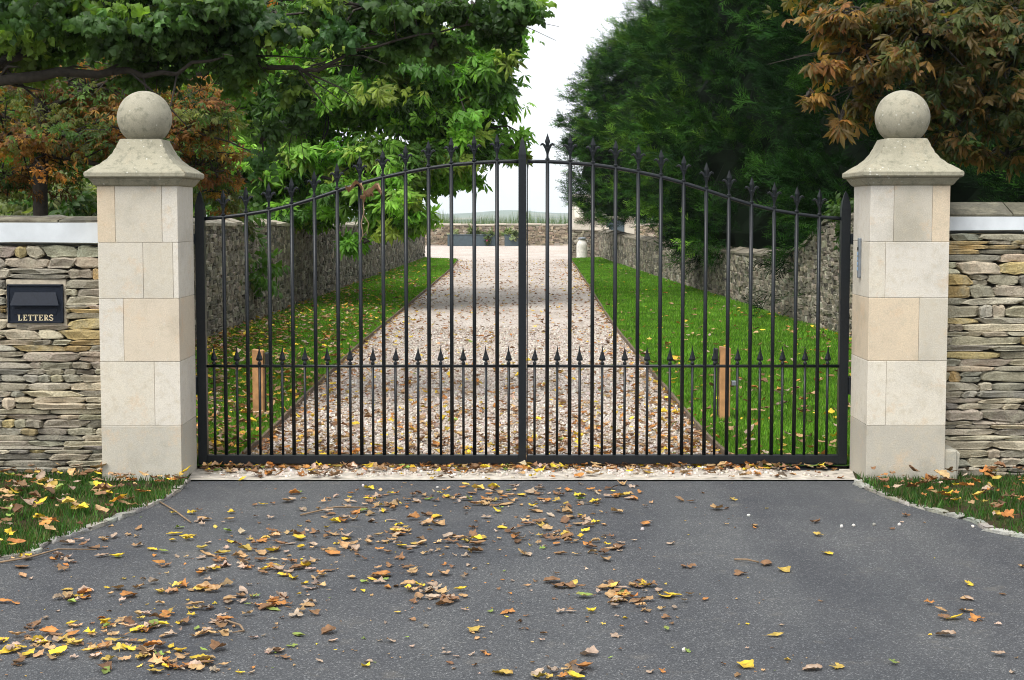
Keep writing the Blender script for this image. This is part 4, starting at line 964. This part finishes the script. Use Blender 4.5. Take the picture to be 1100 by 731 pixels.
# twigs on the tarmac
for (pts, lab) in ((((0, 606), (30, 603), (62, 592), (104, 594)), 'greenish bent twig lying across leaves by the left kerb'), (((172, 541), (188, 552), (205, 563)), 'thin pale twig by the kerb in front of the letterbox pillar'), (((240, 668), (258, 676), (262, 680), (250, 684)), 'curved brown leaf stalk on the near left tarmac'),
                   (((323, 555), (360, 548), (395, 547)), 'long thin brown twig in front of the left gate leaf'), (((789, 603), (803, 605), (815, 606)), 'straight thin stalk beside a brown leaf on the right tarmac')):
    P = [G(*q) + np.array([0, 0, .008 + .008 * (i % 2)]) for i, q in enumerate(pts)]; c0 = P[0].copy(); g = Geo(); g.add(*tube_vf([q - c0 for q in P], [.005, .0045, .004, .002][:len(P)], 6)); o = g.build('twig', M_twig, None, True); o.location = c0; tag(o, lab, 'twig')

# ================================================================== TREES
DG = [(.052, .110, .028), (.075, .15, .038), (.034, .078, .024), (.14, .22, .04)]
# overhanging lime tree, upper left, near
def C(px, py, Y, rpx, rpy, rd, n): p = W(px, py, Y); s = Y / F; return (p[0], p[1], p[2], rpx * s, rd, rpy * s, n)
base = (-6.6, 13.6, -.03)
near = [C(-60, 20, 13, 90, 70, .9, 500), C(60, 8, 12.6, 90, 44, .9, 620), C(150, 38, 12.6, 70, 28, .7, 380), C(210, 15, 12.8, 90, 46, .8, 700), C(255, 64, 12.8, 40, 26, .5, 120), C(300, 25, 12.9, 60, 30, .7, 180), C(318, 105, 13, 24, 46, .4, 60), C(370, 10, 13, 70, 28, .7, 220), C(440, 6, 13.1, 65, 26, .6, 180), C(395, 60, 13.2, 50, 18, .4, 50), C(285, 150, 13, 18, 30, .3, 26),
        C(510, 10, 13.1, 55, 22, .5, 200), C(562, 3, 13.1, 30, 14, .3, 80), C(470, 52, 13.2, 50, 16, .4, 70), C(40, 56, 13.0, 60, 20, .6, 90), C(180, 85, 12.8, 50, 12, .4, 40),
        C(60, -75, 13.6, 150, 50, 1.2, 420), C(300, -80, 13.6, 120, 34, .9, 160), C(-180, -80, 13.8, 150, 90, 1.6, 500), C(-100, -230, 14, 220, 110, 1.8, 600)]
wp = lambda px, py, Y: tuple(W(px, py, Y))
tree('lime_tree', 'dark green leafy tree overhanging the letterbox pillar and left gate leaf', 'tree', base, [base, (-6.5, 13.6, 1.4), (-6.3, 13.5, 3.2), (-5.8, 13.5, 5.2), (-5.2, 13.4, 6.8)], [.26, .22, .18, .13, .06],
     [((-6.45, 13.6, 1.9), wp(-20, 98, 12.5), .08, .048, dict(wob=.03)), (wp(-20, 98, 12.5), wp(125, 76, 12.4), .048, .028, dict(sag=.05, wob=.06, twigs=4, tl=.4)), (wp(122, 77, 12.4), wp(240, 62, 12.5), .028, .008, dict(sag=-.06, twigs=4)),
      ((-6.35, 13.55, 2.4), wp(-10, 75, 12.6), .09, .06, {}), (wp(-10, 75, 12.6), wp(60, 26, 12.6), .045, .028, dict(sag=-.05, twigs=4)), (wp(55, 28, 12.6), wp(330, 12, 13.2), .035, .02, dict(twigs=8, tl=.6)),
      (wp(300, 18, 13.2), wp(400, 34, 13.2), .02, .007, dict(twigs=5)), (wp(80, 20, 12.8), wp(285, 72, 12.8), .024, .02, dict(sag=.04, twigs=6)), (wp(283, 71, 12.8), wp(342, 76, 12.8), .02, .017, dict(wob=.08, twigs=3)), (wp(340, 76, 12.8), wp(385, 53, 12.9), .018, .009, dict(wob=.05, twigs=5)), (wp(383, 54, 12.9), wp(540, 20, 13.1), .011, .004, dict(twigs=7, tl=.4)), (wp(330, 76, 13.2), wp(318, 150, 13.1), .012, .004, dict(twigs=6, tl=.3)),
      ((-5.9, 13.5, 4.8), wp(200, -180, 13.8), .09, .02, dict(twigs=8, tl=1)), ((-6.1, 13.5, 4.0), wp(400, -70, 13.5), .09, .015, dict(twigs=10, tl=.9)), ((-5.9, 13.5, 5), wp(-100, -300, 14), .08, .02, dict(twigs=5, tl=1))],
     near, LIME, .118, DG, [.35, .3, .2, .15], dens=2.1, shell=.1, up=.6, cl=40, spr=.13, face=.9)
# rusty chestnut behind left wall
base = (*W(43, 232, 18)[:2], -.03)
RUST = [(.29, .13, .03), (.19, .09, .028), (.36, .21, .045), (.12, .14, .03), (.08, .15, .028)]
rc = [C(40, 150, 18, 90, 45, 1.4, 850), C(150, 140, 18.2, 80, 45, 1.2, 900), C(225, 130, 18.4, 52, 40, 1.0, 620), C(-40, 120, 18.5, 80, 60, 1.4, 500), C(90, 95, 18.6, 110, 36, 1.4, 900), C(225, 180, 18.5, 44, 30, .8, 380), C(10, 195, 18.3, 60, 22, .9, 260), C(235, 208, 18.8, 34, 20, .6, 150),
      C(60, 20, 19, 180, 60, 1.8, 900), C(180, 10, 19.5, 120, 60, 1.5, 600), C(50, -90, 19, 170, 70, 1.8, 700)]
tree('chestnut_tree', 'rust brown chestnut tree with slim dark trunk behind the letterbox wall', 'tree', base, [base, wp(43, 200, 18), wp(46, 150, 18), wp(42, 100, 18), wp(52, 20, 18.2), wp(60, -80, 18.4)], [.09, .08, .072, .06, .045, .02],
     [(wp(45, 165, 18), wp(200, 185, 18), .035, .008, dict(sag=-.04, twigs=8, tl=.5)), (wp(45, 150, 18), wp(280, 168, 18), .03, .006, dict(sag=.12, twigs=8, tl=.5)), (wp(44, 120, 18), wp(160, 60, 18), .04, .01, dict(twigs=8)), (wp(44, 140, 18), wp(-60, 100, 18), .035, .01, dict(twigs=6)), (wp(45, 175, 18), wp(-30, 205, 18.2), .025, .006, dict(twigs=6)), (wp(48, 100, 18), wp(240, 90, 18.3), .03, .006, dict(sag=.06, twigs=8))],
     rc, PALM, .068, RUST, [.24, .18, .14, .22, .22], dens=1.8, shell=.0, up=.8, cl=24, spr=.14)
# bright green chestnut overhanging the left garden wall
BG = [(.14, .30, .032), (.10, .24, .025), (.20, .37, .055), (.06, .15, .02), (.27, .36, .06)]
base = (-6.2, 29, -.03)
bc = [C(300, 120, 27.5, 70, 60, 1.4, 600), C(370, 60, 27.8, 80, 50, 1.4, 650), C(460, 70, 27.5, 70, 40, 1.2, 500), C(530, 90, 27.6, 34, 40, 1.0, 260), C(330, 170, 28, 70, 60, 1.6, 520), C(420, 100, 28, 80, 50, 1.6, 700), C(480, 110, 28, 62, 50, 1.4, 560), C(400, 180, 27, 60, 45, 1.3, 520), C(425, 228, 26.5, 36, 34, .8, 300), C(470, 175, 27.5, 52, 34, 1.2, 420), C(520, 145, 28, 36, 22, 1.0, 240), C(545, 160, 28, 20, 12, .6, 70), C(320, 225, 27.5, 60, 20, 1.0, 300), C(260, 190, 28, 60, 50, 1.5, 420), C(255, 110, 29, 60, 50, 1.5, 320), C(330, 90, 28.5, 80, 60, 1.8, 520),
      C(500, 55, 28.4, 50, 30, 1.2, 300), C(545, 48, 28.2, 24, 18, .8, 100), C(430, 20, 29, 110, 60, 1.8, 600), C(300, 10, 29.5, 130, 70, 2, 500), C(350, -100, 29.5, 160, 80, 2.2, 600), C(190, 170, 29.5, 60, 60, 1.6, 260), C(390, 262, 26.3, 22, 14, .5, 60)]
tree('chestnut_tree', 'bright green chestnut tree spreading over the left garden wall', 'tree', base, [base, (-6.1, 29, 1.5), (-5.7, 28.8, 3), (-5.2, 28.6, 5), (-4.8, 28.5, 7.5)], [.28, .24, .19, .13, .04],
     [((-6, 29, 2.2), wp(430, 190, 27.5), .09, .02, dict(sag=.06, twigs=10, tl=.8)), ((-5.8, 28.9, 2.8), wp(510, 130, 28), .10, .015, dict(sag=.08, twigs=12, tl=.8)), ((-5.6, 28.8, 3.4), wp(440, 60, 28.2), .09, .02, dict(twigs=10, tl=.8)), ((-5.9, 28.9, 2.5), wp(300, 180, 28), .07, .02, dict(twigs=8)), ((-5.3, 28.6, 4.6), wp(350, -60, 29), .08, .02, dict(twigs=8, tl=1)), ((-5.9, 29, 2.0), wp(425, 235, 26.5), .06, .01, dict(sag=.1, twigs=8, tl=.5))],
     bc, PALM, .185, BG, [.3, .27, .18, .15, .10], dens=1.9, shell=.3, up=.6, cl=30, spr=.13, tw=1.5, face=1.0)
# background deciduous trees and shrubs filling behind left
for i, (px, py, Y, r, n, pal, lab) in enumerate(((90, 110, 36, 170, 3400, DG, 'dark green background tree standing behind the rusty chestnut'), (250, 90, 42, 120, 1800, DG, 'dark green background tree standing behind the bright green chestnut'), (-90, 60, 30, 150, 2000, DG, 'dark green background tree at the far left edge'))):
    c0 = W(px, 232, Y); b0 = (c0[0], Y, -.03)
    tree('broadleaf_tree', lab, 'tree', b0, [b0, (c0[0] + .1, Y, 2), (c0[0], Y, 5.5)], [.25, .2, .06], [((c0[0], Y, 1.5 + k * .6), (c0[0] + math.cos(k * 2.1) * 2.4, Y + math.sin(k * 2.1) * 2, 3 + k * .7), .07, .015, dict(twigs=6)) for k in range(5)],
         [C(px, py, Y, r, 110, 2.6, n), C(px + 40, py + 70, Y - 1, r * .8, 60, 2, n // 2), C(px - 70, py + 80, Y - 1, r * .6, 50, 1.6, n // 3)], OVAL, .55, [(.10, .21, .03), (.14, .27, .04), (.06, .13, .024)], None, dens=.62, shell=.15, tw=2)
SH = [(.07, .15, .03), (.05, .10, .025), (.11, .18, .05), (.17, .2, .08)]
for i, (px, Y, rpx, top, lab) in enumerate(((-30, 22, 70, 175, 'leafy green shrub behind the letterbox wall at the picture edge'), (28, 23.5, 50, 190, 'leafy green shrub behind the letterbox wall, beside the slim trunk'), (82, 22, 42, 182, 'leafy green shrub behind the letterbox wall, next to the pillar'), (225, 23, 40, 188, 'leafy green shrub behind the hanging stile of the left gate'))):
    c0 = W(px, 260, Y); b0 = (c0[0], Y, -.03); s = Y / F; ht = W(px, top, Y)[2]
    tree('shrub', lab, 'shrub', b0, [b0, (c0[0] + .05, Y, ht * .4), (c0[0] - .1, Y, ht * .8)], [.05, .04, .015], [((c0[0], Y, .4), (c0[0] + math.cos(k * 1.6) * rpx * s * .7, Y + math.sin(k * 1.6) * .6, ht * (.6 + .08 * k)), .022, .006, dict(twigs=4)) for k in range(4)],
         [(c0[0], Y, ht * .55, rpx * s * 1.1, .9, ht * .5, 900)], OVAL, .26, SH, None, dens=.9, shell=.3, group='green shrubs behind the letterbox wall')
# conifers
CG = [(.006, .022, .005), (.013, .046, .008), (.034, .100, .013), (.090, .190, .020)]
def conifer(label, x, y, r, h, n, pal=CG, bright=.0, zlo=.7, lean=0):
    e = empty('conifer', label, 'tree', (x, y, -.03), 'conifers behind the right garden wall'); g = Geo()
    g.add(*tube_vf([(0, 0, 0), (.05, 0, h * .4), (0, 0, h * .85)], [.25, .18, .03], 12)); g.build('trunk', M_bark, e, True)
    prof = lambda t: np.interp(t, [0, .08, .3, .6, .8, .93, 1.0], [.72, .95, 1.0, .84, .58, .28, .03])
    g = Geo(); nb = n // 26; tb = rs.rand(nb) ** .95; hb = rs.rand(nb) * 6.283
    lump = 1 + .10 * np.sin(hb * 5 + tb * 17) + .09 * np.sin(hb * 9 - tb * 31 + x) + .07 * np.sin(hb * 3 + tb * 47 + y)
    rad = r * prof(tb) * lump * (.66 + .16 * rs.rand(nb)); B = np.stack([rad * np.cos(hb), rad * np.sin(hb), zlo + tb * (h - zlo)], -1)
    ob = np.stack([np.cos(hb), np.sin(hb), .35 + .35 * rs.rand(nb)], -1) + .28 * rs.randn(nb, 3); ob = norm(ob); LB = (.45 + .55 * rs.rand(nb)) * np.clip(r / 2.7, .8, 1.2)
    w_ = rs.randint(0, nb, n); u = rs.rand(n) ** .7; sprd = (1 - u * .75)[:, None] * .17
    P = B[w_] + ob[w_] * (u * LB[w_])[:, None] + rs.randn(n, 3) * sprd + np.stack([np.zeros(n), np.zeros(n), -.12 * u ** 2 * LB[w_]], -1)
    xa = ob[w_] * 1.0 + .42 * rs.randn(n, 3) + np.array([0, 0, -.1]); za = np.array([0, 0, .9]) + .45 * rs.randn(n, 3)
    M = frame(xa, za) * (.20 + .20 * rs.rand(n))[:, None, None]
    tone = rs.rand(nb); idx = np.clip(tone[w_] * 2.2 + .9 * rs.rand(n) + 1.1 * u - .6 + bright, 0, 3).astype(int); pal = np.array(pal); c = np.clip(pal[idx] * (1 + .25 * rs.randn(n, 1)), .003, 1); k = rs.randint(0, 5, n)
    for j in range(5): g.scatter(FROND[j], P[k == j], M[k == j], c[k == j])
    # opaque dark stand-in for the dense interior, blocks sky showing through the crown
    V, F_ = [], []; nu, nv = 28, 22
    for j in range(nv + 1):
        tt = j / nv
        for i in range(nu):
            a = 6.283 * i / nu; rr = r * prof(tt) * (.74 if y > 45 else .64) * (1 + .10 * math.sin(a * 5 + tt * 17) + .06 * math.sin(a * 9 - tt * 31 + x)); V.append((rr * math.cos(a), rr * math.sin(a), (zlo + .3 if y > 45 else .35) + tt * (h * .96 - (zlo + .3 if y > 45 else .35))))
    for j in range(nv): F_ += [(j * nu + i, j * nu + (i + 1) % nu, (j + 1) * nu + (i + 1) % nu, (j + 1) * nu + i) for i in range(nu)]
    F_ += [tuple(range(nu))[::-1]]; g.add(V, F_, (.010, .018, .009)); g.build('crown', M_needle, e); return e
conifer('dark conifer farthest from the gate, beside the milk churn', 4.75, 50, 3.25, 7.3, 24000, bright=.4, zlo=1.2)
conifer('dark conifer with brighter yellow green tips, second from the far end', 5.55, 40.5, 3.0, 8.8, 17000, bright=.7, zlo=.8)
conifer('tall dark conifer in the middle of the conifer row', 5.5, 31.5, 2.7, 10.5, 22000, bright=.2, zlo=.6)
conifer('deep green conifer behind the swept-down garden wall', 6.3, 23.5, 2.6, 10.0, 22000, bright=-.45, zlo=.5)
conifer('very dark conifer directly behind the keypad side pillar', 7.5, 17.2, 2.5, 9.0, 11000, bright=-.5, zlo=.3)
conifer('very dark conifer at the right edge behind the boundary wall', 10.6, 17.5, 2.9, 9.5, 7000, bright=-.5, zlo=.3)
# brown chestnut overhead right
base = (7.2, 13.4, -.03)
def rc_col(P, c):       # autumn colour strongest towards the outer tips of the left side of the crown
    x = P[:, 0] + 7.2; k = np.clip((3.0 - x) / .9 + .28 * rs.randn(len(P)), 0, 1)[:, None] * .9
    o_ = jcol(len(P), [(.34, .15, .04), (.25, .11, .032), (.42, .23, .05), (.12, .11, .03)], j=.2); g_ = jcol(len(P), [(.07, .085, .022), (.12, .085, .028), (.045, .07, .02), (.17, .10, .03), (.09, .11, .028)], j=.25); return o_ * k + g_ * (1 - k)
rr = [C(905, 25, 12.8, 46, 26, .5, 150), C(880, 72, 12.6, 28, 14, .3, 46), C(872, 105, 12.6, 22, 9, .25, 22), C(905, 130, 12.7, 14, 16, .25, 22), C(930, 60, 12.9, 50, 40, .6, 240), C(985, 40, 13, 60, 50, .8, 340), C(1050, 50, 13, 70, 60, .9, 420), C(950, 20, 13, 60, 30, .7, 240), C(1010, 105, 13, 50, 34, .6, 240), C(1075, 110, 13.1, 50, 44, .7, 300), C(1020, 158, 13.0, 36, 22, .5, 130), C(1090, 170, 13.2, 30, 20, .5, 60), C(930, 110, 13.1, 40, 24, .4, 110),
      C(1160, 60, 13.2, 80, 90, 1.2, 500), C(960, -50, 13.4, 120, 50, 1.2, 500), C(1120, -80, 13.6, 140, 80, 1.5, 600), C(1060, -200, 13.8, 200, 90, 1.8, 700)]
tree('chestnut_tree', 'orange brown chestnut boughs reaching over the keypad side pillar', 'tree', base, [base, (7.1, 13.4, 1.5), (6.8, 13.4, 3.2), (6.3, 13.4, 5.2)], [.26, .22, .17, .07],
     [((6.9, 13.4, 2.4), wp(1100, 60, 13.1), .09, .045, dict(twigs=4)), (wp(1100, 60, 13.1), wp(900, 58, 12.8), .04, .010, dict(sag=.04, twigs=12, tl=.4)), (wp(1000, 60, 13), wp(880, 110, 12.6), .015, .004, dict(sag=.03, twigs=8, tl=.25)), (wp(1100, 60, 13.1), wp(1000, 160, 13), .03, .006, dict(twigs=10, tl=.4)), ((6.8, 13.4, 3), wp(1000, 0, 13), .09, .02, dict(twigs=10, tl=.6)), (wp(1000, 0, 13), wp(900, 15, 12.8), .02, .005, dict(twigs=8, tl=.4)), ((6.6, 13.4, 3.8), wp(1060, -150, 13.6), .08, .02, dict(twigs=8))],
     rr, PALM, .095, RUST, None, dens=1.45, shell=.0, up=.7, colfn=rc_col, cl=18, spr=.16)
# ivy on the right garden wall near the pillar
e = empty('ivy', 'small ivy climbing the right garden wall top near the hanging stile', 'ivy', (4.2, 20.6, 1.5))
g = Geo(); g.add(*tube_vf([(0, 0, -.5), (-.02, 0, -.2), (.02, 0, .1)], [.012, .01, .005], 6)); g.build('stem', M_bark, e, True)
g = Geo(); fill(g, [(0, 0, -.1, .12, .25, .35, 160)], OVAL, .16, [(.035, .07, .02), (.05, .09, .025)]); g.build('foliage', M_leaf, e)
# meadow grasses beyond the far wall
n = 7000; g = Geo(); X = -13 + 26 * rs.rand(n); Y = 79 + 2.2 * rs.rand(n); h = .85 + .6 * rs.rand(n) ** 2 * (.6 + .5 * np.sin(X * 2.2) * np.sin(X * .9 + 1)); w = .011; ln = .16 * rs.randn(n)
V = np.stack([np.stack([X - w, Y, np.full(n, -.03)], -1), np.stack([X + w, Y, np.full(n, -.03)], -1), np.stack([X + ln * .5 + w, Y, h * .7], -1), np.stack([X + ln, Y, h + .42], -1)], 1)
g.V.append(V.reshape(-1, 3)); g.L.append(np.arange(4 * n)); g.S.append(np.full(n, 4)); g.C.append(np.repeat(jcol(n, [(.10, .16, .07), (.07, .13, .06), (.16, .19, .10)]), 4, axis=0)); g.n = 4 * n
tag(g.build('tall_grass', M_grass), 'tall meadow grass showing above the far courtyard wall', 'grass', kind='stuff')

# ================================================================== air, light, camera
ZT = 60.0
g = Geo(); g.add(*box_vf(-2700, 2700, -400, 5700, -75, ZT)); o = g.build('haze', bpy.data.materials.new('haze_air')); tag(o, kind='stuff')
m = o.data.materials[0]; m.use_nodes = True; nt = m.node_tree; nt.nodes.remove(nt.nodes['Principled BSDF'])
pv = nt.nodes.new('ShaderNodeVolumePrincipled'); pv.inputs['Color'].default_value = (.84, .91, 1, 1); pv.inputs['Density'].default_value = .00015
nt.links.new(pv.outputs[0], nt.nodes['Material Output'].inputs['Volume'])

SUN_EL, SUN_AZ = R(55), R(215)       # direction the light comes from: behind the camera, slightly to the left
w = bpy.data.worlds.new('World'); scene.world = w; w.use_nodes = True; nt = w.node_tree
sky = nt.nodes.new('ShaderNodeTexSky'); sky.sky_type = 'NISHITA'; sky.sun_disc = False; sky.sun_elevation = SUN_EL; sky.sun_rotation = SUN_AZ; sky.dust_density = 3; sky.air_density = 1.0
hs = nt.nodes.new('ShaderNodeHueSaturation'); hs.inputs['Saturation'].default_value = .18; hs.inputs['Value'].default_value = 1.0
nt.links.new(sky.outputs[0], hs.inputs['Color'])
tc = nt.nodes.new('ShaderNodeTexCoord'); cn = noise(nt, tc.outputs['Generated'], 2.2, 5, .55)
cl = ramp(nt, cn.outputs[0], [(.3, (.80, .84, .90)), (.7, (1.0, 1.01, 1.03))])          # thin even cloud cover
cm = nt.nodes.new('ShaderNodeVectorMath'); cm.operation = 'SCALE'; cm.inputs['Scale'].default_value = 3.9; nt.links.new(cl.outputs[0], cm.inputs[0])
cv = nt.nodes.new('ShaderNodeMix'); cv.data_type = 'RGBA'; cv.clamp_factor = True; cv.inputs[0].default_value = .8
nt.links.new(hs.outputs[0], cv.inputs[6]); nt.links.new(cm.outputs[0], cv.inputs[7]); nt.links.new(cv.outputs[2], nt.nodes['Background'].inputs[0]); nt.nodes['Background'].inputs[1].default_value = .15
sl = bpy.data.lights.new('sun', 'SUN'); sl.energy = 1.3; sl.angle = R(32); sl.color = (1, .96, .9); so = bpy.data.objects.new('sun', sl); COL.objects.link(so)
d = Vector((math.sin(SUN_AZ) * math.cos(SUN_EL), math.cos(SUN_AZ) * math.cos(SUN_EL), math.sin(SUN_EL)))
so.rotation_euler = d.to_track_quat('Z', 'Y').to_euler(); so.location = (0, -5, 20)

cam = bpy.data.cameras.new('camera'); co = bpy.data.objects.new('camera', cam); COL.objects.link(co)
co.location = (0, 0, H); co.rotation_euler = (R(90) - PITCH, 0, 0); cam.sensor_width = 36; cam.lens = 36 * F / 1100; cam.clip_start = .05; cam.clip_end = 20000
scene.camera = co
scene.view_settings.view_transform = 'Standard'; scene.view_settings.look = 'None'; scene.view_settings.exposure = 1.32; scene.view_settings.gamma = 1
scene.render.engine = 'CYCLES'; cy = scene.cycles
cy.use_denoising = True; cy.denoising_prefilter = 'ACCURATE'; cy.filter_width = 1.0; cy.max_bounces = 5; cy.diffuse_bounces = 3; cy.glossy_bounces = 2; cy.transmission_bounces = 2; cy.volume_bounces = 1; cy.transparent_max_bounces = 4
cy.caustics_reflective = False; cy.caustics_refractive = False
